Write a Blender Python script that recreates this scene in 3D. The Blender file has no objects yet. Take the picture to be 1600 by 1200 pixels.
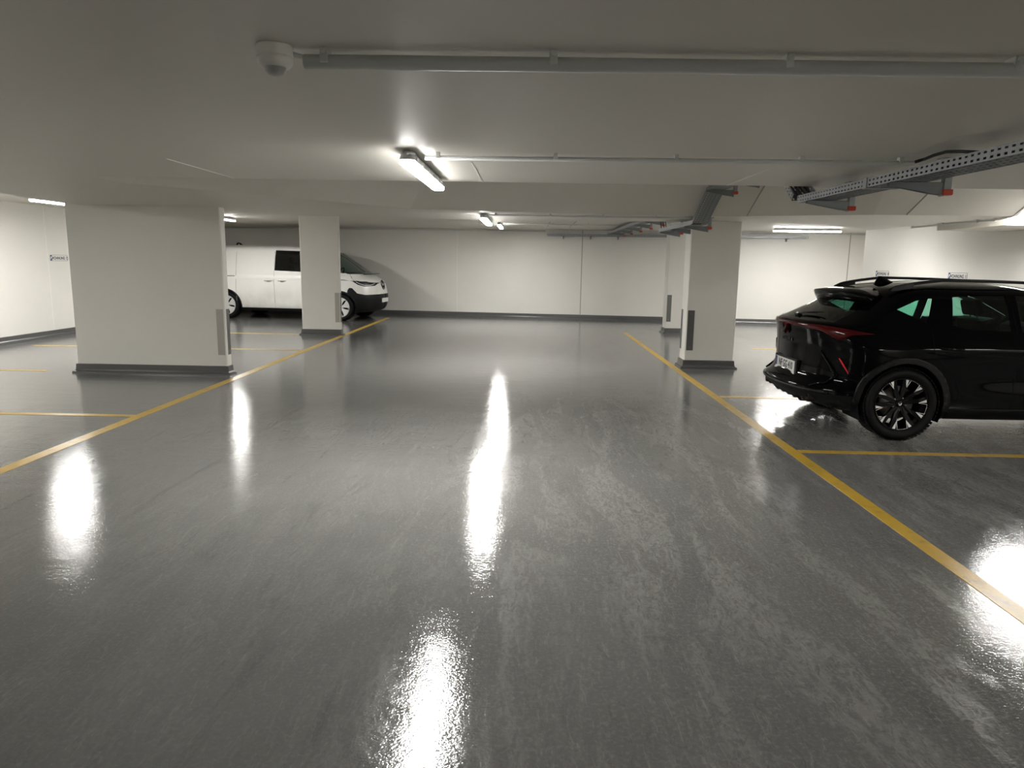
LAMP = 42.0        # emission of the lamp diffusers
EXPOSURE = 2.60
import bpy, bmesh, math, random
from mathutils import Vector, Matrix
random.seed(7)
S = bpy.context.scene
COL = S.collection
R = math.radians

# ------------------------------------------------------------------ helpers
class MB:
    """collects verts/faces, builds one mesh object"""
    def __init__(self):
        self.v = []; self.f = []; self.s = []; self.m = []
        self.mi = 0
    def add(self, vs, fs, smooth=False, M=None):
        b = len(self.v)
        self.v += [tuple(M @ Vector(p)) if M is not None else tuple(p) for p in vs]
        for f in fs:
            self.f.append(tuple(b + i for i in f)); self.s.append(smooth); self.m.append(self.mi)
        return self
    def box(self, a, b, M=None):
        x0, y0, z0 = a; x1, y1, z1 = b
        vs = [(x0,y0,z0),(x1,y0,z0),(x1,y1,z0),(x0,y1,z0),(x0,y0,z1),(x1,y0,z1),(x1,y1,z1),(x0,y1,z1)]
        return self.add(vs, [(0,3,2,1),(4,5,6,7),(0,1,5,4),(1,2,6,5),(2,3,7,6),(3,0,4,7)], False, M)
    def bbox(self, a, b, r=0.004, M=None):
        """box with chamfered edges"""
        bm = bmesh.new()
        c = [(a[i]+b[i])/2 for i in range(3)]; d = [abs(b[i]-a[i]) for i in range(3)]
        bmesh.ops.create_cube(bm, size=1.0)
        for v in bm.verts: v.co = Vector((c[0]+v.co.x*d[0], c[1]+v.co.y*d[1], c[2]+v.co.z*d[2]))
        bmesh.ops.bevel(bm, geom=list(bm.edges), offset=r, segments=2, profile=0.6, affect='EDGES')
        return self.from_bm(bm, M)
    def from_bm(self, bm, M=None, smooth=False):
        bm.verts.index_update()
        vs = [v.co.copy() for v in bm.verts]; fs = [[v.index for v in f.verts] for f in bm.faces]
        bm.free()
        return self.add(vs, fs, smooth, M)
    def prism(self, poly, h0, h1, axis='z', M=None, smooth=False):
        """extrude a 2D polygon; axis z: (x,y), axis y: (x,z), axis x: (y,z)"""
        n = len(poly)
        def P(p, h):
            return {'z': (p[0], p[1], h), 'y': (p[0], h, p[1]), 'x': (h, p[0], p[1])}[axis]
        vs = [P(p, h0) for p in poly] + [P(p, h1) for p in poly]
        fs = [tuple(range(n))[::-1], tuple(range(n, 2*n))]
        self.add(vs, fs, False, M)
        b = len(self.v) - 2*n
        for i in range(n):
            self.f.append((b+i, b+(i+1) % n, b+n+(i+1) % n, b+n+i)); self.s.append(smooth); self.m.append(self.mi)
        return self
    def tube(self, pts, r, n=10, caps=True, smooth=True):
        pts = [Vector(p) for p in pts]
        rings = []
        up = None
        for i, p in enumerate(pts):
            t = (pts[min(i+1, len(pts)-1)] - pts[max(i-1, 0)]).normalized()
            if up is None or abs(t.dot(up)) > 0.98:
                up = Vector((0,0,1)) if abs(t.z) < 0.9 else Vector((1,0,0))
            a = t.cross(up).normalized(); c = a.cross(t).normalized(); up = c
            rr = r[i] if isinstance(r, (list, tuple)) else r
            rings.append([p + a*(math.cos(2*math.pi*k/n)*rr) + c*(math.sin(2*math.pi*k/n)*rr) for k in range(n)])
        b = len(self.v)
        for ring in rings: self.v += [tuple(q) for q in ring]
        for i in range(len(rings)-1):
            for k in range(n):
                self.f.append((b+i*n+k, b+i*n+(k+1) % n, b+(i+1)*n+(k+1) % n, b+(i+1)*n+k)); self.s.append(smooth); self.m.append(self.mi)
        if caps:
            self.f.append(tuple(b+k for k in range(n))[::-1]); self.s.append(False); self.m.append(self.mi)
            e = b+(len(rings)-1)*n
            self.f.append(tuple(e+k for k in range(n))); self.s.append(False); self.m.append(self.mi)
        return self
    def lathe(self, prof, n=32, M=None, smooth=True, close=False, caps=True):
        """prof: [(r,h)], revolved about +z"""
        vs = []; fs = []
        for r, h in prof:
            for k in range(n):
                a = 2*math.pi*k/n
                vs.append((r*math.cos(a), r*math.sin(a), h))
        m = len(prof)
        for i in range(m-1 if not close else m):
            j = (i+1) % m
            for k in range(n):
                fs.append((i*n+k, i*n+(k+1) % n, j*n+(k+1) % n, j*n+k))
        self.add(vs, fs, smooth, M)
        if not close and caps:
            b = len(self.v) - len(vs)
            if prof[0][0] > 1e-4:
                self.f.append(tuple(b+k for k in range(n))[::-1]); self.s.append(False); self.m.append(self.mi)
            if prof[-1][0] > 1e-4:
                e = b+(m-1)*n
                self.f.append(tuple(e+k for k in range(n))); self.s.append(False); self.m.append(self.mi)
        return self
    def build(self, name, mat, parent=None, fix=True, loc=None):
        me = bpy.data.meshes.new(name)
        me.from_pydata(self.v, [], self.f)
        mats = mat if isinstance(mat, (list, tuple)) else [mat]
        for m in mats: me.materials.append(m)
        for p, s, m in zip(me.polygons, self.s, self.m):
            p.use_smooth = s
            p.material_index = min(m, len(mats)-1)
        if fix:
            bm = bmesh.new(); bm.from_mesh(me)
            bmesh.ops.recalc_face_normals(bm, faces=bm.faces)
            bm.to_mesh(me); bm.free()
        me.update()
        o = bpy.data.objects.new(name, me)
        COL.objects.link(o)
        if loc is not None: o.location = loc
        if parent is not None: o.parent = parent
        return o

def tag(o, label=None, cat=None, group=None, kind=None):
    if label: o['label'] = label
    if cat: o['category'] = cat
    if group: o['group'] = group
    if kind: o['kind'] = kind
    return o

def thing(name, label, cat, loc=(0,0,0), rz=0.0, group=None):
    o = bpy.data.objects.new(name, None)
    o.empty_display_size = 0.1
    COL.objects.link(o)
    o.location = loc; o.rotation_euler = (0, 0, rz)
    return tag(o, label, cat, group)

def kids(o): return [c for c in bpy.data.objects if c.parent is o]

def dup(root, loc, rz=None, label=None, group=None):
    def cp(o, par):
        c = o.copy(); COL.objects.link(c); c.parent = par
        for ch in kids_cache.get(o.name, []): cp(ch, c)
        return c
    kids_cache = {}
    for c in list(bpy.data.objects):
        if c.parent is not None: kids_cache.setdefault(c.parent.name, []).append(c)
    r = root.copy(); COL.objects.link(r)
    for ch in kids_cache.get(root.name, []): cp(ch, r)
    r.location = loc
    if rz is not None: r.rotation_euler = (0, 0, rz)
    if label: r['label'] = label
    if group: r['group'] = group
    return r

def text_mesh(txt, size, extrude=0.0, align='LEFT', spacing=1.0, bold=0.0):
    cu = bpy.data.curves.new('lettering', 'FONT')
    cu.body = txt; cu.size = size; cu.extrude = extrude; cu.align_x = align; cu.space_character = spacing; cu.offset = bold
    o = bpy.data.objects.new('lettering', cu)
    COL.objects.link(o)
    dg = bpy.context.evaluated_depsgraph_get()
    me = bpy.data.meshes.new_from_object(o.evaluated_get(dg))
    bpy.data.objects.remove(o); bpy.data.curves.remove(cu)
    return me

def mesh_obj(name, me, mat, parent=None, M=None):
    me.materials.clear(); me.materials.append(mat)
    if M is not None: me.transform(M)
    o = bpy.data.objects.new(name, me); COL.objects.link(o)
    if parent is not None: o.parent = parent
    return o

def lerp_keys(keys, t):
    """piecewise monotone cubic-ish interpolation of [(t, v)]"""
    if t <= keys[0][0]: return keys[0][1]
    if t >= keys[-1][0]: return keys[-1][1]
    for i in range(len(keys)-1):
        if keys[i][0] <= t <= keys[i+1][0]:
            (t0, v0), (t1, v1) = keys[i], keys[i+1]
            h = t1-t0; u = (t-t0)/h
            def slope(k):
                if k <= 0 or k >= len(keys)-1: return None
                d0 = (keys[k][1]-keys[k-1][1])/(keys[k][0]-keys[k-1][0])
                d1 = (keys[k+1][1]-keys[k][1])/(keys[k+1][0]-keys[k][0])
                if d0*d1 <= 0: return 0.0
                return 2*d0*d1/(d0+d1)
            d = (v1-v0)/h
            m0 = slope(i); m1 = slope(i+1)
            if m0 is None: m0 = d
            if m1 is None: m1 = d
            u2 = u*u; u3 = u2*u
            return (2*u3-3*u2+1)*v0 + (u3-2*u2+u)*h*m0 + (-2*u3+3*u2)*v1 + (u3-u2)*h*m1

# ------------------------------------------------------------------ materials
def pbr(name, col=(0.8,0.8,0.8), rough=0.5, metal=0.0, spec=0.5, coat=0.0, coat_rough=0.03, emit=None, estr=0.0):
    m = bpy.data.materials.new(name); m.use_nodes = True
    b = m.node_tree.nodes['Principled BSDF']
    b.inputs['Base Color'].default_value = (*col, 1)
    b.inputs['Roughness'].default_value = rough
    b.inputs['Metallic'].default_value = metal
    b.inputs['Specular IOR Level'].default_value = spec
    b.inputs['Coat Weight'].default_value = coat
    b.inputs['Coat Roughness'].default_value = coat_rough
    if emit:
        b.inputs['Emission Color'].default_value = (*emit, 1)
        b.inputs['Emission Strength'].default_value = estr
    return m

class NT:
    """tiny node-graph helper"""
    def __init__(self, m):
        self.t = m.node_tree; self.n = self.t.nodes; self.b = self.n['Principled BSDF']
    def node(self, kind, **kw):
        nd = self.n.new(kind)
        for k, v in kw.items():
            if k.startswith('i_'):
                nd.inputs[k[2:].replace('_', ' ')].default_value = v
            else: setattr(nd, k, v)
        return nd
    def link(self, a, b): self.t.links.new(a, b)
    def pos(self, scale=(1,1,1), rot=(0,0,0)):
        g = self.node('ShaderNodeNewGeometry')
        mp = self.node('ShaderNodeMapping'); mp.inputs['Scale'].default_value = scale; mp.inputs['Rotation'].default_value = rot
        self.link(g.outputs['Position'], mp.inputs['Vector'])
        return mp.outputs['Vector']
    def noise(self, vec, scale, detail=4, rough=0.55, dist=0.0):
        nd = self.node('ShaderNodeTexNoise'); nd.inputs['Scale'].default_value = scale
        nd.inputs['Detail'].default_value = detail; nd.inputs['Roughness'].default_value = rough; nd.inputs['Distortion'].default_value = dist
        if vec is not None: self.link(vec, nd.inputs['Vector'])
        return nd.outputs['Fac']
    def ramp(self, fac, stops):
        r = self.node('ShaderNodeValToRGB')
        e = r.color_ramp.elements
        while len(e) < len(stops): e.new(0.5)
        for el, (p, c) in zip(e, stops):
            el.position = p; el.color = (*c, 1) if len(c) == 3 else c
        self.link(fac, r.inputs['Fac'])
        return r.outputs['Color']
    def rng(self, fac, a, b, c, d):
        r = self.node('ShaderNodeMapRange')
        for i, v in zip(('From Min','From Max','To Min','To Max'), (a,b,c,d)): r.inputs[i].default_value = v
        self.link(fac, r.inputs['Value']); return r.outputs['Result']
    def math(self, op, a, b):
        m = self.node('ShaderNodeMath', operation=op)
        for s, v in zip(m.inputs, (a, b)):
            if isinstance(v, (int, float)): s.default_value = v
            else: self.link(v, s)
        return m.outputs[0]
    def mix(self, fac, a, b, mode='MIX'):
        m = self.node('ShaderNodeMix', data_type='RGBA', blend_type=mode)
        for s, v in zip((m.inputs['Factor'], m.inputs[6], m.inputs[7]), (fac, a, b)):
            if isinstance(v, (int, float)): s.default_value = v
            elif isinstance(v, tuple): s.default_value = (*v, 1) if len(v) == 3 else v
            else: self.link(v, s)
        return m.outputs[2]
    def bump(self, h, strength=0.2, dist=0.01, normal=None):
        b = self.node('ShaderNodeBump'); b.inputs['Strength'].default_value = strength; b.inputs['Distance'].default_value = dist
        self.link(h, b.inputs['Height'])
        if normal is not None: self.link(normal, b.inputs['Normal'])
        return b.outputs['Normal']

def mat_plaster(name, col, rough=0.5, var=0.04, bump=0.12, fine=180.0, grain=None, spec=0.5):
    m = pbr(name, col, rough, spec=spec); t = NT(m)
    big = t.noise(t.pos(), 0.9, 5, 0.6)
    c1 = tuple(max(0, c*(1-var)) for c in col); c2 = tuple(min(1, c*(1+var)) for c in col)
    colr = t.ramp(big, [(0.3, c1), (0.7, c2)])
    # sparse little pores
    vo = t.node('ShaderNodeTexVoronoi'); vo.inputs['Scale'].default_value = 14.0
    t.link(t.pos(), vo.inputs['Vector'])
    sp = t.rng(vo.outputs['Distance'], 0.0, 0.055, 1.0, 0.0)
    gate = t.rng(t.noise(t.pos(), 3.1, 2), 0.60, 0.66, 0.0, 0.55)
    colr = t.mix(t.math('MULTIPLY', sp, gate), colr, tuple(c*0.45 for c in col))
    t.link(colr, t.b.inputs['Base Color'])
    h = t.noise(t.pos(grain or (1,1,1)), fine, 3, 0.6)
    h2 = t.noise(t.pos(grain or (1,1,1)), fine*0.15, 3, 0.6)
    n = t.bump(t.math('ADD', h, h2), bump, 0.004)
    t.link(n, t.b.inputs['Normal'])
    t.link(t.rng(big, 0.3, 0.7, rough*0.88, rough*1.12), t.b.inputs['Roughness'])
    return m

M_ceil = mat_plaster('white_ceiling_paint', (0.66,0.64,0.585), 0.46, 0.03, 0.10, 60.0, (0.35, 3.0, 1.0), spec=0.32)
M_wall = mat_plaster('white_wall_paint', (0.74,0.725,0.68), 0.55, 0.025, 0.08, 90.0)
M_pillar = mat_plaster('white_pillar_paint', (0.70,0.69,0.645), 0.5, 0.03, 0.22, 110.0)
M_base = pbr('grey_skirting_paint', (0.085,0.085,0.085), 0.28)
M_joint = pbr('joint_sealant', (0.82,0.80,0.75), 0.6)
M_dark_joint = pbr('dark_joint', (0.30,0.29,0.27), 0.7)
M_grey_pl = pbr('grey_conduit_plastic', (0.62,0.63,0.62), 0.42)
M_lamp_body = pbr('lamp_housing_plastic', (0.42,0.43,0.43), 0.45)
M_lamp_steel = pbr('lamp_clip_steel', (0.55,0.55,0.55), 0.3, 1.0)
M_white_pl = pbr('white_plastic', (0.78,0.77,0.74), 0.4)
M_dome = pbr('grey_lens_plastic', (0.42,0.41,0.41), 0.3)
M_zinc = pbr('galvanised_steel', (0.33,0.345,0.36), 0.45, 0.5)
M_dark_zinc = pbr('dull_galvanised_steel', (0.22,0.24,0.25), 0.5, 0.6)
M_red = pbr('red_plastic_cap', (0.55,0.055,0.02), 0.4)
M_black = pbr('black_rubber', (0.012,0.012,0.013), 0.6)
M_blackcable = pbr('black_cable', (0.01,0.01,0.011), 0.45)

def mat_emit(k=1.0):
    m = pbr('lamp_diffuser', (0.9,0.9,0.88), 0.4, emit=(1.0,0.982,0.945), estr=LAMP*k)
    return m

def mat_yellow():
    m = pbr('yellow_line_paint', (0.42,0.27,0.045), 0.30); t = NT(m)
    n1 = t.noise(t.pos(), 9.0, 6, 0.65)
    t.link(t.ramp(n1, [(0.30, (0.36,0.235,0.055)), (0.46, (0.54,0.345,0.045)), (0.75, (0.60,0.385,0.045))]), t.b.inputs['Base Color'])
    t.link(t.bump(t.noise(t.pos(), 70.0, 3), 0.25, 0.003), t.b.inputs['Normal'])
    return m
M_yellow = mat_yellow()

def mat_floor():
    m = pbr('grey_epoxy_floor', (0.12,0.118,0.113), 0.2, spec=0.75); t = NT(m)
    P = t.pos()
    base = t.noise(P, 0.55, 6, 0.6)
    col = t.ramp(base, [(0.28, (0.122,0.120,0.117)), (0.52, (0.148,0.146,0.142)), (0.78, (0.178,0.175,0.170))])
    # dusty tyre smears stretched along the aisle, slightly fanned
    st = t.noise(t.pos((1.5,0.30,1), (0,0,R(9))), 2.1, 8, 0.68, 0.9)
    fine = t.noise(t.pos((6,2.2,1), (0,0,R(24))), 3.0, 8, 0.75, 2.2)
    sx = t.node('ShaderNodeSeparateXYZ'); g = t.node('ShaderNodeNewGeometry'); t.link(g.outputs['Position'], sx.inputs[0])
    right = t.rng(sx.outputs['X'], -0.9, 1.0, 0.25, 1.0)
    far = t.rng(sx.outputs['Y'], 6.5, 10.0, 1.0, 0.35)
    zone = t.math('MULTIPLY', right, far)
    smear = t.math('MULTIPLY', t.rng(st, 0.47, 0.56, 0.0, 1.0), t.rng(fine, 0.42, 0.54, 0.0, 1.0))
    smear = t.math('MULTIPLY', smear, zone)
    col = t.mix(t.math('MULTIPLY', smear, 0.42), col, (0.30,0.292,0.275))
    dark = t.math('MULTIPLY', t.rng(t.noise(t.pos((3.0,0.5,1), (0,0,R(-6))), 1.3, 7, 0.7, 1.2), 0.56, 0.70, 0.0, 0.5), 1.0)
    col = t.mix(dark, col, (0.088,0.088,0.086))
    # swirling scuffs
    sc = t.noise(t.pos((1,1,1)), 3.4, 9, 0.72, 3.5)
    scm = t.math('MULTIPLY', t.rng(sc, 0.60, 0.66, 0.0, 0.28), zone)
    col = t.mix(scm, col, (0.30,0.294,0.278))
    # fine grain of trodden dust and thin scratches
    gr = t.noise(P, 55.0, 5, 0.75)
    gx = t.noise(t.pos((1.0,0.16,1), (0,0,R(14))), 34.0, 6, 0.8, 1.5)
    gz = t.math('ADD', t.math('MULTIPLY', zone, 0.75), 0.25)
    gm = t.math('MULTIPLY', t.rng(gr, 0.50, 0.72, 0.0, 0.55), gz)
    col = t.mix(gm, col, (0.31,0.304,0.288))
    col = t.mix(t.math('MULTIPLY', t.rng(gx, 0.56, 0.64, 0.0, 0.45), gz), col, (0.32,0.313,0.297))
    col = t.mix(t.math('MULTIPLY', t.rng(t.noise(t.pos((1,0.4,1), (0,0,R(-20))), 16.0, 6, 0.75, 2.0), 0.56, 0.66, 0.0, 0.5), zone), col, (0.088,0.087,0.084))
    t.link(col, t.b.inputs['Base Color'])
    # gloss
    rr = t.rng(t.noise(P, 1.3, 6, 0.62), 0.3, 0.7, 0.05, 0.08)
    rr = t.math('ADD', rr, t.math('MULTIPLY', smear, 0.16))
    t.link(rr, t.b.inputs['Roughness'])
    h1 = t.noise(P, 26.0, 2, 0.5)
    h2 = t.noise(P, 130.0, 2, 0.5)
    n = t.bump(h1, 0.065, 0.008)
    n = t.bump(h2, 0.11, 0.0035, n)
    n = t.bump(t.noise(t.pos((1.0,1.6,1)), 62.0, 2, 0.5), 0.13, 0.005, n)
    n = t.bump(t.noise(t.pos((0.8,1.7,1)), 4.0, 2, 0.5), 0.05, 0.03, n)
    t.link(n, t.b.inputs['Normal'])
    return m
M_floor = mat_floor()
# ------------------------------------------------------------------ room shell
H_LOW, H_HIGH, H_POCKET = 2.20, 2.47, 2.72
XL, XR = -9.15, 7.15
def bw_y(x): return 20.83 - 0.1062*(x + 3.98)       # the far wall runs a little askew
T = 0.25
fl = MB(); fl.box((XL-0.6, -9.3, -0.2), (9.6, 22.2, 0.0)); tag(fl.build('floor', M_floor), 'grey glossy coated floor of the parking hall', None, kind='structure')

w = MB(); w.box((XL-T, -9.0, 0), (XL, bw_y(XL)+0.3, H_HIGH)); wl = tag(w.build('wall_left', M_wall), 'white wall along the left parking bays', None, kind='structure')
w = MB(); w.prism([(XL-T, bw_y(XL-T)), (9.25, bw_y(9.25)), (9.25, bw_y(9.25)+T), (XL-T, bw_y(XL-T)+T)], 0, H_HIGH)
wb = tag(w.build('wall_back', M_wall), 'white far wall closing the aisle', None, kind='structure')
w = MB(); w.prism([(XR, -9.0), (XR+T, -9.0), (XR+T, 15.25), (9.0+T, 15.25), (9.0+T, 19.7), (9.0, 19.7), (9.0, 15.5), (XR, 15.5)], 0, H_HIGH)
wr = tag(w.build('wall_right', M_wall), 'white wall behind the right parking bays', None, kind='structure')
w = MB(); w.box((XL-T, -9.0-T, 0), (XR+T, -9.0, H_HIGH)); tag(w.build('wall_front', M_wall), 'white wall behind the viewer', None, kind='structure')

# sealed joints in the walls
j = MB(); j.box((XL, 13.56, 0.13), (XL+0.004, 13.59, H_HIGH)); tag(j.build('joint', M_joint, wl), 'pale sealant joint')
for x in (-2.0, 1.53, 8.60):
    j = MB(); j.prism([(x-0.010, bw_y(x-0.010)), (x+0.010, bw_y(x+0.010)), (x+0.010, bw_y(x+0.010)-0.003), (x-0.010, bw_y(x-0.010)-0.003)], 0.13, H_HIGH)
    tag(j.build('joint', M_joint if x < 0 else M_dark_joint, wb), 'thin vertical wall joint')

# coved skirtings: (outward, height) profile swept along a path
COVE = [(0.0,0.0),(0.055,0.0),(0.052,0.022),(0.030,0.030),(0.020,0.050),(0.015,0.118),(0.0,0.122)]
def skirting(path, closed, name, parent=None, label=None):
    n = len(path); P = [Vector((p[0], p[1])) for p in path]
    mb = MB(); rows = []
    for i in range(n):
        def nrm(a, b):
            d = (b-a).normalized(); return Vector((d.y, -d.x))
        ns = []
        if closed or i > 0: ns.append(nrm(P[i-1], P[i]))
        if closed or i < n-1: ns.append(nrm(P[i], P[(i+1) % n]))
        m = sum(ns, Vector((0,0))).normalized()
        k = 1.0/max(0.3, m.dot(ns[0]))
        rows.append([(P[i].x+m.x*o*k, P[i].y+m.y*o*k, z) for o, z in COVE])
    K = len(COVE); vs = [p for r in rows for p in r]; fs = []
    for i in range(n if closed else n-1):
        a = i*K; b = ((i+1) % n)*K
        for k in range(K-1): fs.append((a+k, b+k, b+k+1, a+k+1))
    mb.add(vs, fs)
    o = mb.build(name, M_base, parent, fix=False)
    if parent is None: tag(o, label, None, kind='structure')
    return o
skirting([(XL, bw_y(XL)), (XL, -9.0)][::-1], False, 'baseboard_left', label='dark grey coved skirting along the left wall')
skirting([(XL, bw_y(XL)), (9.0, bw_y(9.0))], False, 'baseboard_back', label='dark grey coved skirting along the far wall')
skirting([(9.0, 19.5), (9.0, 15.5), (XR, 15.5), (XR, -9.0)], False, 'baseboard_right', label='dark grey coved skirting along the right wall')

# ceiling: high slab, a thicker low band over the aisle, a pocket with a sloping far side
c = MB()
c.box((XL-T, 6.6, H_HIGH), (XL+3.0, 22.2, H_HIGH+0.5))
c.box((XL+3.0, 10.0, H_HIGH), (9.5, 22.2, H_HIGH+0.5))
c.box((XL-T, -9.3, H_HIGH), (-5.60, 6.6, H_HIGH+0.5))
c.box((5.9, -9.3, H_HIGH), (9.5, 10.0, H_HIGH+0.5))
c.box((-5.6, -9.3, H_POCKET), (5.9, 10.0, H_POCKET+0.3))
# near low slab
c.prism([(-5.60,-9.3), (5.9,-9.3), (5.9,6.03), (-3.60,6.03), (-3.66,6.05), (-5.60,6.20)], H_LOW, H_POCKET+0.02)
# far low band with the sloping side towards the pocket
near_edge = [(-5.60,6.20), (-3.66,6.05), (-3.60,6.57), (-3.03,7.22), (-2.60,7.68), (-2.22,8.25), (-1.49,9.17), (0.2,9.55), (1.41,9.75), (2.65,9.75), (4.25,9.05), (5.9,8.92)]
far_edge = [(5.9,12.70), (4.53,11.17), (3.76,11.02), (3.15,10.90), (0.55,11.35), (-0.86,11.46), (-1.64,11.32), (-2.84,11.05), (-3.47,10.89), (-4.43,10.54), (-5.85,10.40), (-5.80,9.0)]
poly = near_edge + far_edge
c.add([(x, y, H_LOW) for x, y in poly], [tuple(range(len(poly)))])
top = []
for i, (x, y) in enumerate(near_edge):
    a = Vector(near_edge[max(i-1,0)]); b = Vector(near_edge[min(i+1, len(near_edge)-1)])
    d = (b-a).normalized(); nn = Vector((d.y, -d.x))
    k = (H_POCKET-H_LOW)*2.0
    top.append((x+nn.x*k*0.97, y+nn.y*k*0.97, H_POCKET+0.01))
vs = [(x, y, H_LOW) for x, y in near_edge] + top
K = len(near_edge)
c.add(vs, [(i, i+1, K+i+1, K+i) for i in range(1, K-1)])
fe = [near_edge[-1]] + far_edge + [near_edge[0]]
vs = [(x, y, H_LOW) for x, y in fe] + [(x, y, H_POCKET+0.02) for x, y in fe]
K = len(fe)
c.add(vs, [(i, i+1, K+i+1, K+i) for i in range(K-1)])
co = c.build('ceiling', M_ceil, fix=False)
tag(co, 'white painted concrete ceiling with a recessed pocket', None, kind='structure')
# board joints cast into the ceiling
for x, ya, yb in ((-2.43,4.9,6.0), (-0.38,4.86,6.02), (1.62,5.0,6.02)):
    j = MB(); j.box((x-0.005, ya, H_LOW-0.0025), (x+0.005, yb, H_LOW+0.01)); tag(j.build('joint', M_joint, co), 'thin pale board joint')
for x, ya, yb in ((0.50,16.4,18.4), (1.07,16.0,18.6)):
    j = MB(); j.box((x-0.008, ya, H_HIGH-0.0025), (x+0.008, yb, H_HIGH+0.01)); tag(j.build('joint', M_dark_joint, co), 'thin dark board joint')
for x, yb in ((4.62,8.99), (2.86,9.58)):
    j = MB(); k = 0.5; yt = yb-0.75
    j.add([(x-0.006,yb,H_LOW-0.003),(x+0.006,yb,H_LOW-0.003),(x+0.006,yt,H_LOW+k*(yb-yt)-0.003),(x-0.006,yt,H_LOW+k*(yb-yt)-0.003),
           (x-0.006,yb,H_LOW+0.01),(x+0.006,yb,H_LOW+0.01),(x+0.006,yt,H_LOW+k*(yb-yt)+0.01),(x-0.006,yt,H_LOW+k*(yb-yt)+0.01)], [(0,1,2,3),(4,5,6,7),(0,1,5,4),(1,2,6,5),(2,3,7,6),(3,0,4,7)])
    tag(j.build('joint', M_dark_joint, co), 'thin dark board joint')
# dropped beam by the right wall
b_ = MB(); b_.prism([(6.23,9.6), (XR,9.6), (XR,11.33), (6.23,11.2)], 2.132, H_HIGH)
tag(b_.build('trim_1', M_ceil), 'white dropped ceiling box at the right wall', None, kind='structure')

# pillars
def plate_mesh(wd, ht):
    """diamond plate: thin sheet with raised lozenges, in the xz plane facing -y"""
    mb = MB(); mb.box((0,-0.003,0), (wd,0,ht))
    k = 0; z = 0.018
    while z < ht-0.012:
        x = 0.014 + (0.014 if k % 2 else 0)
        while x < wd-0.008:
            a = 0.011; b = 0.0045; s = 1 if (k % 2) else -1
            M = Matrix.Translation((x, -0.003, z)) @ Matrix.Rotation(R(45*s), 4, 'Y')
            mb.add([(-a,0,0),(0,0,-b),(a,0,0),(0,0,b),(0,-0.0022,0)], [(0,1,4),(1,2,4),(2,3,4),(3,0,4)], False, M)
            x += 0.028
        z += 0.018; k += 1
    return mb
M_plate = pbr('aluminium_tread_plate', (0.42,0.40,0.37), 0.36, 0.75)
M_plate_d = pbr('dull_tread_plate', (0.16,0.16,0.155), 0.40, 0.8)

def pillar(n, x0, x1, y0, y1, z1, label, cx=0.0, cy=0.0):
    mb = MB(); r = 0.012
    # the inner back corner may be cut off
    plan = [(x0,y0),(x1,y0)] + ([(x1,y1-cy),(x1-cx,y1)] if cx else [(x1,y1)]) + [(x0,y1)]
    mb.prism([(x0+r,y0),(x1-r,y0),(x1,y0+r)] + plan[2:-1] + [(x0+r,y1),(x0,y1-r),(x0,y0+r)], 0, z1)
    o = mb.build('pillar_%d' % n, M_pillar); tag(o, label, None, kind='structure')
    skirting(plan, True, 'skirting', o)
    return o
pillar(1, -6.02, -3.99, 9.35, 9.68, H_HIGH, 'wide white pillar on the left of the aisle', 0.16, 0.19)
pillar(2, -4.65, -3.85, 14.68, 14.98, H_HIGH, 'white pillar in front of the white van', 0.12, 0.19)
pillar(3, 2.43, 3.18, 10.85, 11.19, H_HIGH, 'near white pillar on the right of the aisle')
pillar(4, 3.20, 3.95, 16.38, 16.75, H_HIGH, 'far white pillar on the right of the aisle')

def guard(x, y, face, wd, mat, label, grp='corner guards on the pillars'):
    """tread plate screwed to a pillar near its corner; face: 'front' (-y), 'right' (+x), 'left' (-x)"""
    mb = plate_mesh(wd, 0.61)
    o = mb.build('corner_guard', mat)
    o.location = (x, y, 0.27)
    o.rotation_euler = (0, 0, {'front': 0, 'right': R(90), 'left': R(-90)}[face])
    tag(o, label, 'corner guard', grp)
    for k, z in enumerate((0.05, 0.56)):
        s = MB(); s.lathe([(0.006,0),(0.006,0.002),(0.003,0.0035),(0.0,0.0038)], 10, Matrix.Translation((wd/2,-0.003,z)) @ Matrix.Rotation(R(90),4,'X'))
        s.build('screw', M_zinc, o)
guard(-4.105, 9.35, 'front', 0.095, M_plate, 'tread plate on the front face of the wide left pillar')
guard(-3.99, 9.395, 'right', 0.09, M_plate_d, 'tread plate on the aisle side of the wide left pillar')
guard(-3.955, 14.68, 'front', 0.095, M_plate, 'tread plate on the front of the pillar before the van')
guard(-3.85, 14.70, 'right', 0.08, M_plate_d, 'tread plate on the aisle side of the pillar before the van')
guard(2.455, 10.85, 'front', 0.10, M_plate_d, 'tread plate on the front face of the near right pillar')
guard(2.43, 11.185, 'left', 0.10, M_plate_d, 'tread plate on the aisle side of the near right pillar')
guard(3.215, 16.38, 'front', 0.10, M_plate_d, 'tread plate on the front of the far right pillar')

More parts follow.
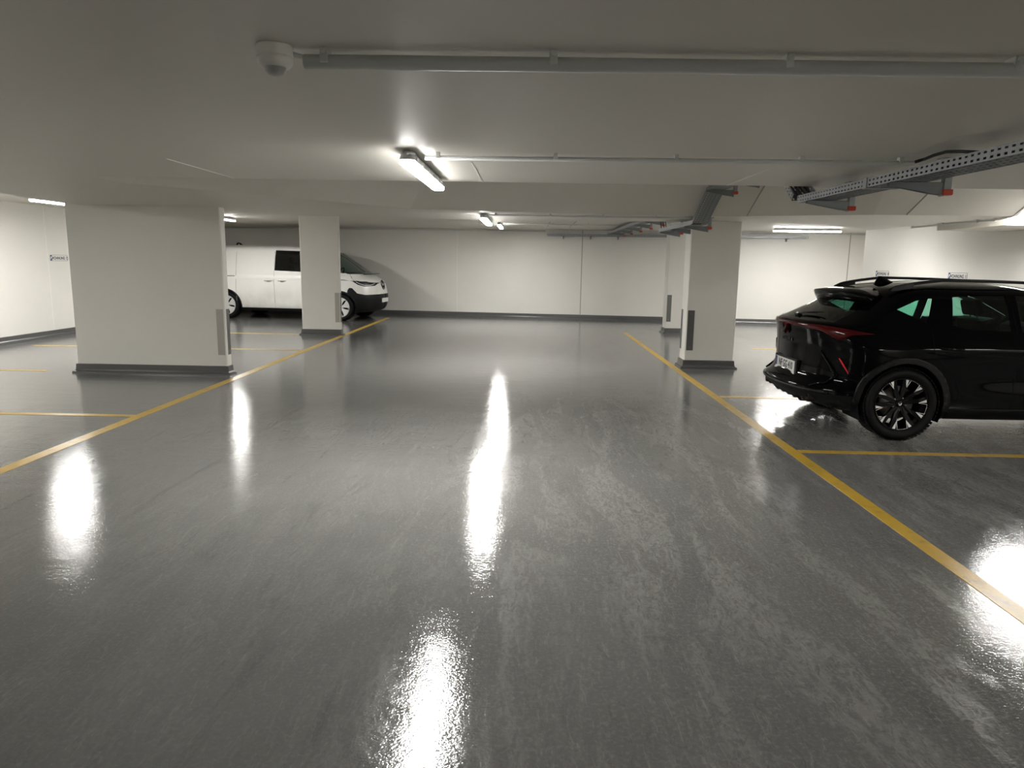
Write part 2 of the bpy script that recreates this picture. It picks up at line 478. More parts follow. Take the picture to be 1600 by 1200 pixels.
# floor markings
LW = 0.10
def line(poly, label):
    mb = MB(); mb.prism(poly, 0.0, 0.0022)
    tag(mb.build('floor_line', M_yellow), label, None, kind='structure')
line([(-3.85,-8.9),(-3.74,-8.9),(-3.74,19.5),(-3.85,19.5)], 'yellow line along the left side of the aisle')
line([(2.25,-8.9),(2.36,-8.9),(2.33,16.4),(2.23,16.4)], 'yellow line along the right side of the aisle')
for y, xa, xb, lb in ((6.78,-9.05,-3.85,'yellow bay line nearest on the left'), (9.43,-9.05,-6.50,'yellow bay line left of the wide pillar'),
                      (12.12,-8.56,-3.85,'yellow bay line running behind the wide pillar'), (14.75,-9.05,-4.75,'yellow bay line at the second left pillar'),
                      (5.93,2.35,7.05,'yellow bay line in front of the black car'), (8.44,2.35,7.05,'yellow bay line behind the black car'),
                      (13.6,4.3,7.05,'yellow bay line beyond the near right pillar')):
    line([(xa,y-0.045),(xb,y-0.045),(xb,y+0.045),(xa,y+0.045)], lb)
# ------------------------------------------------------------------ lamps
M_emit = mat_emit(1.12)
M_emit_edge = mat_emit(0.19)      # the lens glows less at its rim than underneath
def make_lamp(L=1.6):
    """batten along local +y, hangs from z=0 (ceiling)"""
    root = thing('batten_lamp', '', 'lamp')
    hw = 0.046
    def stadium(hw_, L_, inset, n=8):
        pts = []
        r = hw_
        for k in range(n+1):
            a = math.pi + math.pi*k/n
            pts.append((r*math.cos(a), inset + r + r*math.sin(a)*0.9))
        for k in range(n+1):
            a = math.pi*k/n
            pts.append((r*math.cos(a), L_ - inset - r + r*math.sin(a)*0.9))
        return pts
    def shell(levels):
        mb = MB(); rings = []
        for hw_, ins, z in levels:
            rings.append([(x, y, z) for x, y in stadium(hw_, L, ins)])
        n = len(rings[0]); vs = [p for r in rings for p in r]; fs = []
        for i in range(len(rings)-1):
            for k in range(n): fs.append((i*n+k, i*n+(k+1) % n, (i+1)*n+(k+1) % n, (i+1)*n+k))
        fs.append(tuple(range(n))); fs.append(tuple(range((len(rings)-1)*n, len(rings)*n)))
        return mb.add(vs, fs, False)
    shell([(0.030,0.03,-0.012),(0.038,0.015,-0.030),(hw,0.0,-0.055),(hw+0.002,0.0,-0.064)]).build('housing', M_lamp_body, root)
    shell([(hw-0.004,0.006,-0.0862),(0.036,0.012,-0.0885),(0.020,0.028,-0.0905)]).build('diffuser', M_emit, root)
    shell([(hw,0.002,-0.064),(hw-0.001,0.003,-0.074),(hw-0.004,0.006,-0.086)]).build('diffuser_rim', M_emit_edge, root)
    for s in (-1, 1):
        for k in range(6):
            y = 0.14 + k*(L-0.28)/5
            mb = MB(); mb.bbox((s*(hw-0.003) if s > 0 else -hw-0.004, y-0.02, -0.068), (hw+0.004 if s > 0 else -hw+0.003, y+0.02, -0.040), 0.002)
            mb.build('clip', M_lamp_steel, root)
    for y in (0.25, L-0.25):
        mb = MB(); mb.box((-0.025, y-0.03, -0.02), (0.025, y+0.03, 0.0)); mb.build('mounting_bracket', M_lamp_steel, root)
    mb = MB(); mb.tube([(0.005,0.03,-0.035),(0.012,-0.01,-0.030),(0.03,-0.005,-0.028),(0.05,0.03,-0.03)], 0.006, 8); mb.build('feed_cable', M_grey_pl, root)
    return root
lamp0 = make_lamp()
LG = 'ceiling batten lamps'
LAMPS = [
    (-0.72, 4.30, H_LOW, 0, 'nearest long ceiling lamp glowing over the aisle'),
    (-0.60, 9.75, H_LOW, 0, 'middle ceiling lamp of the three over the aisle'),
    (-0.66, 16.7, H_HIGH, 0, 'farthest ceiling lamp over the aisle, near the far wall'),
    (-7.25, 10.5, H_HIGH-0.055, 0, 'glowing lamp at the left wall, left of the wide pillar'),
    (-6.75, 15.0, H_HIGH, 0, 'glowing lamp above the white van beside the wide pillar'),
    (7.45, 17.4, H_HIGH, R(88), 'glowing lamp seen sideways right of the near right pillar'),
]
for i, (x, y, z, rz, lb) in enumerate(LAMPS):
    if i == 0:
        lamp0.location = (x, y, z); lamp0.rotation_euler = (0,0,rz); lamp0['label'] = lb; lamp0['group'] = LG
    else: dup(lamp0, (x, y, z), rz, lb, LG)
# unseen lamps: first inferred from its floor reflection, the rest added for brightness
for x, y, z, lb in ((6.08, 7.75, H_HIGH, 'lamp over the black car, outside the view'), (5.25, 12.1, H_HIGH, 'added lamp brightening the right wall, hidden above the low ceiling band'), (6.5, 1.6, H_HIGH, 'added unseen lamp over the bays right of the viewer'),
                    (-7.25, 4.4, H_HIGH, 'added unseen lamp over the bays left of the viewer'), (-7.25, -2.0, H_HIGH, 'added unseen lamp at the left bays behind the viewer'),
                    (6.5, -3.5, H_HIGH, 'added unseen lamp at the right bays behind the viewer'), (-0.72, -6.5, H_LOW, 'added unseen aisle lamp behind the viewer')):
    dup(lamp0, (x, y, z), 0, lb, LG)

# ------------------------------------------------------------------ presence sensor
t = thing('presence_sensor', 'white round motion sensor on the ceiling with grey lens dome', 'sensor', (-0.795, 2.33, H_LOW))
MB().lathe([(0.054,0.0),(0.055,-0.004),(0.0555,-0.030),(0.0545,-0.031),(0.0545,-0.034),(0.0555,-0.035),(0.053,-0.052),(0.045,-0.062),(0.034,-0.064)], 40).build('body', M_white_pl, t)
d = MB().lathe([(0.033,-0.060),(0.033,-0.066),(0.030,-0.076),(0.022,-0.084),(0.011,-0.088),(0.0,-0.089)], 28); d.build('lens_dome', M_dome, t)
MB().tube([(0.05,0.01,-0.02),(0.08,0.03,-0.024),(0.10,0.085,-0.030)], 0.0075, 10).build('feed_cable', M_grey_pl, t)

# ------------------------------------------------------------------ conduits
def clip(parent, x, y, z, r, ceil):
    mb = MB()
    mb.bbox((x-0.012, y-r-0.005, z-r*0.3), (x+0.012, y+r+0.005, ceil), 0.002)
    mb.lathe([(0.009,0),(0.009,0.006)], 10, Matrix.Translation((x, y-r-0.008, ceil-0.012)) @ Matrix.Rotation(R(90),4,'X'))
    mb.build('pipe_clip', M_grey_pl, parent)
def conduit(pts, r, clips, ceil, label):
    mb = MB(); mb.tube(pts, r, 14); o = mb.build('conduit', M_grey_pl)
    tag(o, label, 'conduit', 'grey conduits')
    for x, y in clips: clip(o, x, y, pts[0][2], r, ceil)
conduit([(-0.712,2.36,2.163),(7.1,2.40,2.163)], 0.022, [(-0.645,2.36),(0.07,2.365),(0.80,2.37),(1.5,2.375),(2.3,2.38)], H_LOW, 'thick grey ceiling pipe nearest, running right from the sensor')
conduit([(-0.63,4.46,2.168),(2.28,4.42,2.168)], 0.0135, [(-0.55,4.46),(0.16,4.45),(0.88,4.44),(1.62,4.43),(2.2,4.42)], H_LOW, 'thin grey ceiling pipe running right from the nearest lamp')
conduit([(-0.52,9.72,2.17),(2.15,9.70,2.17)], 0.0135, [(-0.43,9.72),(0.3,9.715),(1.0,9.71),(1.7,9.7)], H_LOW, 'thin grey ceiling pipe running right from the middle lamp')
conduit([(-0.58,16.9,2.44),(2.05,16.9,2.44)], 0.0135, [(-0.5,16.9),(0.6,16.9),(1.4,16.9)], H_HIGH, 'thin grey ceiling pipe running right from the farthest lamp')
def onwall(x, off, z): return (x, bw_y(x)-off, z)
mb = MB(); mb.tube([onwall(-9.0,0.03,2.435), onwall(0.5,0.03,2.435)], 0.013, 10); o = mb.build('conduit', M_grey_pl); tag(o, 'thin grey pipe along the top of the far wall, left part', 'conduit', 'grey conduits')
for x in (-8,-7,-6,-5,-4.1,-3.2,-2.3,-1.4,-0.5):
    m2 = MB(); m2.box((x-0.012, bw_y(x)-0.05, 2.42), (x+0.012, bw_y(x), 2.455)); m2.build('pipe_clip', M_grey_pl, o)
mb = MB(); mb.tube([onwall(6.0,0.03,2.43), onwall(8.95,0.03,2.43)], 0.013, 10); o = mb.build('conduit', M_grey_pl); tag(o, 'thin grey pipe along the top of the far wall, right part', 'conduit', 'grey conduits')
for x in (6.4, 8.2):
    m2 = MB(); m2.box((x-0.012, bw_y(x)-0.05, 2.415), (x+0.012, bw_y(x), 2.45)); m2.build('pipe_clip', M_grey_pl, o)
mb = MB(); mb.tube([(5.86,11.25,2.175),(5.86,9.25,2.175),(5.86,8.95,2.20),(5.86,8.10,2.60)], 0.014, 10); o = mb.build('conduit', M_grey_pl); tag(o, 'grey ceiling pipe bending up the slope above the black car', 'conduit', 'grey conduits')
for y in (11.2,10.4,9.6,9.25):
    m2 = MB(); m2.box((5.84, y-0.012, 2.16), (5.88, y+0.012, 2.2)); m2.build('pipe_clip', M_grey_pl, o)

# ------------------------------------------------------------------ cable trays
def slotted(mb, O, U, V, L, Hh, pitch, hl, hh, rows, th=0.0015):
    """sheet spanned by U*L, V*Hh from O with rows of slots (real holes)"""
    O = Vector(O); U = Vector(U).normalized(); V = Vector(V).normalized()
    n = max(1, int(L/pitch)); pitch = L/n
    us = []
    for i in range(n):
        us += [i*pitch, i*pitch+(pitch-hl)/2, i*pitch+(pitch+hl)/2]
    us.append(L)
    vsn = [0.0]
    for r in range(rows):
        cv = Hh*(r+0.5)/rows
        vsn += [cv-hh/2, cv+hh/2]
    vsn.append(Hh)
    W = len(vsn)
    N = U.cross(V)
    base = [O+U*u+V*v for u in us for v in vsn]
    fs = []
    for i in range(len(us)-1):
        for k in range(W-1):
            if i % 3 == 1 and k % 2 == 1: continue
            fs.append((i*W+k, (i+1)*W+k, (i+1)*W+k+1, i*W+k+1))
    mb.add(base, fs)
def tray(pts, wd, ht, label, pitch=0.05, cat='cable tray'):
    """pts: centre-line of the tray bottom in a plane x=const or along the wall"""
    root = thing('cable_tray', label, cat, pts[0])
    O0 = Vector(pts[0])
    rails = {1: MB(), -1: MB()}; bot = MB()
    for i in range(len(pts)-1):
        a = Vector(pts[i])-O0; b = Vector(pts[i+1])-O0
        d = (b-a); L = d.length; d.normalize()
        side = Vector((d.y, -d.x, 0)).normalized()
        up = side.cross(d).normalized()
        if up.z < 0: up = -up
        for s in (1, -1):
            slotted(rails[s], a+side*(s*wd/2), d, up, L, ht, pitch, pitch*0.46, 0.0115, 2)
            # rolled lip
            e = a+side*(s*wd/2)+up*ht; w_ = side*(-s*0.010)
            rails[s].add([e, e+d*L, e+d*L+w_, e+w_], [(0,1,2,3)])
        slotted(bot, a-side*(wd/2), d, side, L, wd, pitch, pitch*0.5, 0.012, 4)
    obs = []
    for s in (1, -1):
        obs.append(rails[s].build('side_rail', M_zinc, root, fix=False))
    obs.append(bot.build('bottom_plate', M_dark_zinc, root, fix=False))
    for o in obs:
        md = o.modifiers.new('sheet', 'SOLIDIFY'); md.thickness = 0.0018; md.offset = 0
    return root
TX = 2.27
tn = tray([(TX,-3.0,2.062),(TX,5.95,2.062)], 0.20, 0.055, 'near perforated cable tray under the ceiling above the black car')
jo = MB(); jo.box((-0.108, 7.75, -0.004), (-0.098, 7.80, 0.060)); jo.box((-0.108,7.75,-0.006),(0.108,7.80,-0.002)); jo.build('joint_strap', M_zinc, tn)
tray([(TX,6.08,2.09),(TX,6.60,2.44)], 0.20, 0.055, 'short tray piece rising into the ceiling pocket behind the near tray', 0.05)
tray([(TX,6.70,2.47),(TX,8.90,2.455)], 0.20, 0.055, 'cable tray in the ceiling pocket above the near right pillar', 0.05)
tray([(TX,8.94,2.44),(TX,9.64,2.10)], 0.20, 0.055, 'sloping tray piece coming down out of the ceiling pocket', 0.05)
tray([(TX,9.68,2.085),(TX,12.1,2.085)], 0.20, 0.055, 'cable tray in front of the top of the near right pillar', 0.06)
tray([(TX,12.35,2.35),(TX,19.85,2.35)], 0.20, 0.055, 'cable tray running on to the far wall', 0.08)
x0, x1 = 0.55, 7.45
tw = tray([(x0, bw_y(x0)-0.16, 2.30), (x1, bw_y(x1)-0.16, 2.30)], 0.20, 0.055, 'perforated cable tray along the top of the far wall', 0.08)
for x in (1.0, 1.75, 2.5, 4.2, 5.6, 6.95):
    m2 = MB(); m2.box((x-0.02, bw_y(x)-0.26, 2.285), (x+0.02, bw_y(x), 2.298)); m2.box((x-0.012, bw_y(x)-0.10, 2.22), (x+0.012, bw_y(x), 2.287))
    q = m2.build('wall_bracket', M_dark_zinc); tag(q, None, 'bracket', 'wall brackets under the far wall tray')
    q['label'] = 'small steel wall bracket under the far wall cable tray'

# cables lying in the trays
cb = MB()
for k, x in enumerate((2.21, 2.25, 2.28, 2.32)):
    cb = MB(); pts = []
    y = -2.9
    while y < 5.9:
        pts.append((x+0.008*math.sin(y*2+k), y, 2.074+0.004*math.sin(y*3.1+k*2))); y += 0.25
    pts += [(x, 6.0, 2.10), (x, 6.25, 2.23), (x, 6.5, 2.40), (x, 6.75, 2.485), (x, 6.95, 2.485)]
    tag(cb.tube(pts, 0.008, 8).build('cable', M_blackcable), 'black cable lying in the near tray and rising into the pocket', 'cable', 'black cables in the near tray')
for k, (x, z) in enumerate(((2.185,2.094),(2.20,2.106),(2.225,2.096),(2.26,2.098))):  # upper layer added to make the tray slots look dark
    cb = MB(); cb.tube([(x+0.004*math.sin(i*0.9+k), -2.9+i*0.4, z) for i in range(23)], 0.0095, 8)
    tag(cb.build('cable', M_blackcable), 'added black cable darkening the slots of the near tray', 'cable', 'added upper cables darkening the near tray')
tag(MB().tube([(2.26,4.37,2.168),(2.29,4.36,2.178),(2.28,4.30,2.176),(2.262,4.18,2.178),(2.24,4.02,2.174),(2.22,3.85,2.150),(2.235,3.6,2.105)], 0.009, 8).build('cable', M_blackcable), 'black cable looping from the thin pipe into the near tray', 'cable')
for k, x in enumerate((2.215, 2.26, 2.30)):
    tag(MB().tube([(x,7.0,2.485),(x,8.88,2.472),(x,9.0,2.43),(x,9.6,2.138),(x,9.72,2.100),(x,12.05,2.100),(x,12.2,2.25),(x,12.45,2.365),(x,19.6,2.365)], 0.008, 8).build('cable', M_blackcable), 'black cable lying in the far trays', 'cable', 'black cables in the far trays')

# hanging brackets with red end caps
def make_bracket(drop, name='tray_bracket'):
    """hangs from z=0; post at x=0, arm reaching to -x under the tray"""
    root = thing(name, '', 'bracket')
    p = MB()
    for k in range(1):
        p.prism([(-0.0205,-0.0205),(0.0205,-0.0205),(0.0205,0.0205),(0.010,0.0205),(0.010,0.016),(0.016,0.016),(0.016,-0.016),(-0.016,-0.016),(-0.016,0.016),(-0.010,0.016),(-0.010,0.0205),(-0.0205,0.0205)], -drop, 0.0)
    p.bbox((-0.05,-0.035,-0.008),(0.05,0.035,0.0),0.002)
    p.build('post', M_zinc, root)
    return root
def finish_bracket(root, drop, arm_z):
    c_ = MB(); c_.bbox((-0.030,-0.030,-drop-0.030),(0.030,0.030,-drop+0.004),0.006); tag(c_.build('end_cap', M_red, root), 'red plastic end cap')
    a_ = MB()
    pf = [(-0.022, arm_z-0.002), (-0.34, arm_z-0.002), (-0.34, arm_z-0.022), (-0.10, arm_z-0.065), (-0.022, arm_z-0.075)]
    a_.prism(pf, -0.020, -0.0165, 'y'); a_.prism(pf, 0.0165, 0.020, 'y')
    a_.box((-0.34,-0.020,arm_z-0.004),(-0.022,0.020,arm_z-0.001))
    a_.box((-0.026,-0.024,arm_z-0.080),(-0.021,0.024,arm_z+0.004))
    a_.build('arm', M_dark_zinc, root)
    for dz in (-0.02, -0.05):
        MB().lathe([(0.008,0),(0.008,0.007)], 6, Matrix.Translation((-0.03,-0.0,arm_z+dz)) @ Matrix.Rotation(R(-90),4,'Y')).build('bolt', M_black, root)
BG = 'tray brackets with red end caps'
BR = {}
def bracket(x, y, ceil, drop, arm, lb):
    key = (round(drop,3), round(arm,3))
    if key not in BR:
        r = make_bracket(drop); finish_bracket(r, drop, arm); BR[key] = r
        r.location = (x, y, ceil); r['label'] = lb; r['group'] = BG
    else: dup(BR[key], (x, y, ceil), None, lb, BG)
PX = 2.485
bracket(PX, 4.42, H_LOW, 0.185, 2.060-H_LOW, 'tray bracket with the largest red cap, right above the black car')
bracket(PX, 5.68, H_LOW, 0.185, 2.060-H_LOW, 'tray bracket with red cap near the bend of the near tray')
bracket(PX, 7.90, H_POCKET, 0.29, 2.458-H_POCKET, 'tray bracket with red cap at the edge of the ceiling pocket')
bracket(PX, 8.86, 2.645, 0.215, 2.450-2.645, 'tray bracket with red cap just above the sloping tray piece')
for y, lb, ce in ((10.0,'first bracket below the sloping tray, rightmost of the three on the pillar',H_LOW), (10.9,'middle of the three tray brackets before the near right pillar',H_LOW), (11.8,'last of the three tray brackets, left of the near right pillar',H_HIGH)):
    bracket(PX, y, ce, 0.13 if ce == H_LOW else 0.40, 2.082-ce, lb)
for y, lb in ((13.4,'first bracket of the far tray, beside the far right pillar'), (14.7,'second bracket along the far tray'), (16.0,'third bracket along the far tray'), (17.4,'fourth bracket along the far tray'), (18.7,'last bracket of the far tray by the far wall')):
    bracket(PX, y, H_HIGH, 0.19, 2.345-H_HIGH, lb)

# ------------------------------------------------------------------ bay signs
M_sign = pbr('sign_plate_white', (0.74,0.74,0.72), 0.35)
M_ink = pbr('black_print', (0.015,0.015,0.017), 0.5)
M_blue = pbr('blue_print', (0.02,0.03,0.16), 0.4)
M_bluew = pbr('pale_print', (0.7,0.72,0.78), 0.4)
def sign(loc, rz, txt, label):
    """plate in the xz plane facing -y, origin at its centre"""
    root = thing('bay_sign', label, 'sign', loc, rz, 'parking bay number plates')
    MB().bbox((-0.26,-0.004,-0.055),(0.26,0.0,0.055),0.0015).build('plate', M_sign, root)
    fr = MB()
    for a, b in (((-0.26,-0.055),(0.26,-0.050)),((-0.26,0.050),(0.26,0.055)),((-0.26,-0.055),(-0.255,0.055)),((0.255,-0.055),(0.26,0.055))):
        fr.box((a[0],-0.0048,a[1]),(b[0],-0.0040,b[1]))
    fr.build('border', M_ink, root)
    MB().box((-0.254,-0.0047,-0.049),(-0.205,-0.0040,0.049)).build('blue_band', M_blue, root)
    RX = Matrix.Rotation(R(90), 4, 'X')
    p = mesh_obj('letter', text_mesh('P', 0.075, 0.0003, 'CENTER', 1.0, 0.003), M_bluew, root, Matrix.Translation((-0.229,-0.0052,-0.026)) @ RX)
    mesh_obj('lettering', text_mesh(txt, 0.080, 0.0003, 'CENTER', 1.08, 0.0028), M_ink, root, Matrix.Translation((0.025,-0.0046,-0.030)) @ RX @ Matrix.Scale(0.86,4,(1,0,0)))
    return root
sign((XL, 13.91, 1.50), R(90), 'WOHNUNG 12', 'number plate sign on the left wall beside the wide pillar')
sign((XR, 14.62, 1.45), R(-90), 'WOHNUNG 10', 'smaller looking number plate sign above the rear of the black car')
sign((XR, 12.08, 1.445), R(-90), 'WOHNUNG 11', 'number plate sign on the right wall above the black car roof rail')
# ------------------------------------------------------------------ vehicle body tools
class Body:
    """closed outlines stacked over z; u in [0,1] runs rear centre -> side -> front centre"""
    def __init__(self, xr, xf, w, lr, lf, nr=2.3, nf=2.3, bulge=None):
        self.xr, self.xf, self.w, self.lr, self.lf, self.nr, self.nf, self.bulge = xr, xf, w, lr, lf, nr, nf, bulge
    def params(self, z):
        xr = lerp_keys(self.xr, z); xf = lerp_keys(self.xf, z); w = lerp_keys(self.w, z)
        lr = min(lerp_keys(self.lr, z), 0.42*(xf-xr)); lf = min(lerp_keys(self.lf, z), 0.42*(xf-xr))
        return xr, xf, w, lr, lf
    def pt(self, u, z, side=1):
        xr, xf, w, lr, lf = self.params(z)
        UA, UB = 0.2, 0.8
        if u < UA:
            a = (u/UA)*math.pi/2
            x = xr + lr*(1-max(0, math.cos(a))**(2/self.nr)); y = w*max(0, math.sin(a))**(2/self.nr)
        elif u > UB:
            a = ((1-u)/(1-UB))*math.pi/2
            x = xf - lf*(1-max(0, math.cos(a))**(2/self.nf)); y = w*max(0, math.sin(a))**(2/self.nf)
        else:
            x = xr+lr + (xf-lf-xr-lr)*(u-UA)/(UB-UA); y = w
        if self.bulge: y += self.bulge(x, z)*min(1.0, y/w*1.0)
        return Vector((x, y*side, z))
    def y_at(self, x, z):
        lo, hi = 0.0, 1.0
        for _ in range(40):
            m = (lo+hi)/2
            if self.pt(m, z).x < x: lo = m
            else: hi = m
        return self.pt(lo, z).y
    def u_at(self, x, z):
        lo, hi = 0.0, 1.0
        for _ in range(40):
            m = (lo+hi)/2
            if self.pt(m, z).x < x: lo = m
            else: hi = m
        return lo
    def mesh(self, zs, na=22, ns=60):
        us = [0.2*i/na for i in range(na)] + [0.2+0.6*i/ns for i in range(ns)] + [0.8+0.2*i/na for i in range(na+1)]
        bm = bmesh.new(); rings = []
        for z in zs:
            ring = [bm.verts.new(self.pt(u, z, -1)) for u in us]
            ring += [bm.verts.new(self.pt(u, z, 1)) for u in us[-2:0:-1]]
            rings.append(ring)
        n = len(rings[0])
        for a, b in zip(rings, rings[1:]):
            for k in range(n):
                f = bm.faces.new((a[k], a[(k+1) % n], b[(k+1) % n], b[k])); f.smooth = True
        # top cap: strips between the two sides
        def cap(r, flip):
            h = n//2
            for k in range(h):
                q = [r[k], r[k+1], r[(n-k-1) % n], r[(n-k) % n]]
                q2 = []
                for v in q:
                    if v not in q2: q2.append(v)
                if len(q2) >= 3:
                    try:
                        f = bm.faces.new(q2[::-1] if flip else q2); f.smooth = True
                    except ValueError: pass
        cap(rings[-1], False); cap(rings[0], True)
        bmesh.ops.recalc_face_normals(bm, faces=bm.faces)
        bm.normal_update()
        return bm

def inside(p, poly):
    x, y = p; c = False; n = len(poly)
    for i in range(n):
        x0, y0 = poly[i]; x1, y1 = poly[(i+1) % n]
        if (y0 > y) != (y1 > y) and x < (x1-x0)*(y-y0)/(y1-y0)+x0: c = not c
    return c

def cut(bm, poly, view, pred, margin=0.02):
    """split faces along the polygon (view 'xz' or 'yz') and return the faces inside"""
    ia, ib = (0, 2) if view == 'xz' else (1, 2)
    lo = [min(p[k] for p in poly)-margin for k in (0,1)]; hi = [max(p[k] for p in poly)+margin for k in (0,1)]
    def near(f):
        xs = [v.co[ia] for v in f.verts]; zs = [v.co[ib] for v in f.verts]
        return max(xs) > lo[0] and min(xs) < hi[0] and max(zs) > lo[1] and min(zs) < hi[1] and pred(f)
    n = len(poly)
    for i in range(n):
        a, b = poly[i], poly[(i+1) % n]
        fs = [f for f in bm.faces if near(f)]
        # only faces the edge's own span reaches
        ex = (min(a[0],b[0])-margin, max(a[0],b[0])+margin); ez = (min(a[1],b[1])-margin, max(a[1],b[1])+margin)
        fs = [f for f in fs if max(v.co[ia] for v in f.verts) > ex[0] and min(v.co[ia] for v in f.verts) < ex[1] and max(v.co[ib] for v in f.verts) > ez[0] and min(v.co[ib] for v in f.verts) < ez[1]]
        geom = set(fs)
        for f in fs:
            geom.update(f.edges); geom.update(f.verts)
        d = (b[0]-a[0], b[1]-a[1])
        no = Vector((d[1], 0, -d[0])) if view == 'xz' else Vector((0, d[1], -d[0]))
        co = Vector((a[0], 0, a[1])) if view == 'xz' else Vector((0, a[0], a[1]))
        if no.length < 1e-9: continue
        bmesh.ops.bisect_plane(bm, geom=list(geom), plane_co=co, plane_no=no.normalized(), dist=1e-5)
    bm.normal_update()
    out = []
    for f in bm.faces:
        if not pred(f): continue
        c = f.calc_center_median()
        if inside((c[ia], c[ib]), poly): out.append(f)
    return out

def extract(bm, faces, offset=0.0, solid=0.0):
    """take faces out of bm into an MB, moved along their normals"""
    vn = {}
    for f in faces:
        for v in f.verts:
            vn.setdefault(v, Vector((0,0,0)))
            vn[v] += f.normal*f.calc_area()
    idx = {}; vs = []
    for v, nrm in vn.items():
        idx[v] = len(vs); vs.append(v.co + (nrm.normalized()*offset if nrm.length > 0 else Vector()))
    mb = MB(); mb.add(vs, [[idx[v] for v in f.verts] for f in faces], True)
    bmesh.ops.delete(bm, geom=faces, context='FACES')
    return mb

def solidify(o, t, off=-1):
    m = o.modifiers.new('sheet', 'SOLIDIFY'); m.thickness = t; m.offset = off
    return o

def bm_obj(bm, name, mat, parent, keep=None):
    me = bpy.data.meshes.new(name); bm.to_mesh(me); me.materials.append(mat)
    o = bpy.data.objects.new(name, me); COL.objects.link(o); o.parent = parent
    return o

def circle_poly(cx, cz, r, n=28, zmin=None, sx=1.0):
    return [(cx+sx*r*math.cos(2*math.pi*k/n), cz+r*math.sin(2*math.pi*k/n)) for k in range(n)]

def mat_glass(name, tint, refl=0.05):
    m = bpy.data.materials.new(name); m.use_nodes = True
    t = m.node_tree; t.nodes.clear()
    out = t.nodes.new('ShaderNodeOutputMaterial'); mx = t.nodes.new('ShaderNodeMixShader')
    tr = t.nodes.new('ShaderNodeBsdfTransparent'); tr.inputs[0].default_value = (*tint, 1)
    gl = t.nodes.new('ShaderNodeBsdfGlossy'); gl.inputs['Roughness'].default_value = 0.01; gl.inputs['Color'].default_value = (1,1,1,1)
    fr = t.nodes.new('ShaderNodeFresnel'); fr.inputs['IOR'].default_value = 1.45
    t.links.new(fr.outputs[0], mx.inputs[0]); t.links.new(tr.outputs[0], mx.inputs[1]); t.links.new(gl.outputs[0], mx.inputs[2])
    t.links.new(mx.outputs[0], out.inputs[0])
    return m

def strip_on(body, us, zlo, zhi, off, side_signed=True):
    """quad strip lying on the body surface; us signed (sign = side)"""
    vs = []; n = 4
    for u in us:
        s = 1 if u >= 0 else -1
        for k in range(n+1):
            z = zlo(u)+(zhi(u)-zlo(u))*k/n
            p = body.pt(abs(u), z, s)
            e = 0.004
            du = body.pt(min(1, abs(u)+e), z, s)-body.pt(max(0, abs(u)-e) if abs(u) > e else 0, z, s)
            nrm = Vector((du.y, -du.x, 0))*(-s)
            nrm = nrm.normalized() if nrm.length > 1e-9 else Vector((-1,0,0))
            if abs(u) < 1e-6: nrm = Vector((-1,0,0))
            if nrm.dot(Vector((p.x-2.0, p.y, 0))) < 0: nrm = -nrm
            bulge = math.sin(math.pi*k/n)*0.003
            vs.append(p+nrm*(off+bulge))
    W = n+1; fs = []
    for i in range(len(us)-1):
        for k in range(n): fs.append((i*W+k, (i+1)*W+k, (i+1)*W+k+1, i*W+k+1))
    return MB().add(vs, fs, True)

def wheel_well(cx, cz, r, yin, yout, mat, parent):
    mb = MB(); n = 20; s = 1 if yout > 0 else -1
    vs = []
    a0, a1 = R(-25), R(205)
    for y in (yin, yout):
        for k in range(n+1):
            a = a0+(a1-a0)*k/n
            vs.append((cx+r*math.cos(a), y, cz+r*math.sin(a)))
    fs = [(k, k+1, n+2+k, n+1+k) for k in range(n)] + [tuple(range(n+1))]
    mb.add(vs, fs, False)
    return mb.build('wheel_well', mat, parent)

M_tyre = pbr('tyre_rubber', (0.0035,0.0035,0.004), 0.65, spec=0.2)
M_trim_black = pbr('black_trim_plastic', (0.0035,0.0035,0.004), 0.35, spec=0.22)
M_satin_black = pbr('satin_black_plastic', (0.006,0.0065,0.0075), 0.50, spec=0.25)
M_interior = pbr('dark_interior', (0.006,0.006,0.007), 0.9, spec=0.15)
def mat_tyre_mesh(R_, rimr, wd):
    """tyre about the y axis, outer side at y=-wd/2"""
    h = wd/2; mb = MB()
    prof = [(rimr-0.012,-h+0.028),(rimr+0.004,-h+0.010),(rimr+0.030,-h-0.002),(rimr+(R_-rimr)*0.62,-h-0.004),(R_-0.022,-h+0.010),(R_-0.006,-h+0.030),(R_,-h+0.055),
            (R_+0.0015,0),(R_,h-0.055),(R_-0.006,h-0.030),(R_-0.022,h-0.010),(rimr+(R_-rimr)*0.5,h),(rimr,h-0.012),(rimr-0.012,h-0.03)]
    M = Matrix.Rotation(R(-90), 4, 'X')   # +z -> +y
    mb.lathe(prof, 64, M, True, close=True)
    # tread blocks and grooves
    for row, yy in enumerate((-0.36,-0.12,0.12,0.36)):
        for k in range(60):
            a = 2*math.pi*(k+0.5*(row % 2))/60
            c, s = math.cos(a), math.sin(a)
            mm = Matrix(((c,0,-s,0),(0,1,0,0),(s,0,c,0),(0,0,0,1)))
            mb.box((R_-0.002, yy*wd-0.022, -0.012), (R_+0.004, yy*wd+0.022, 0.012), mm)
    return mb
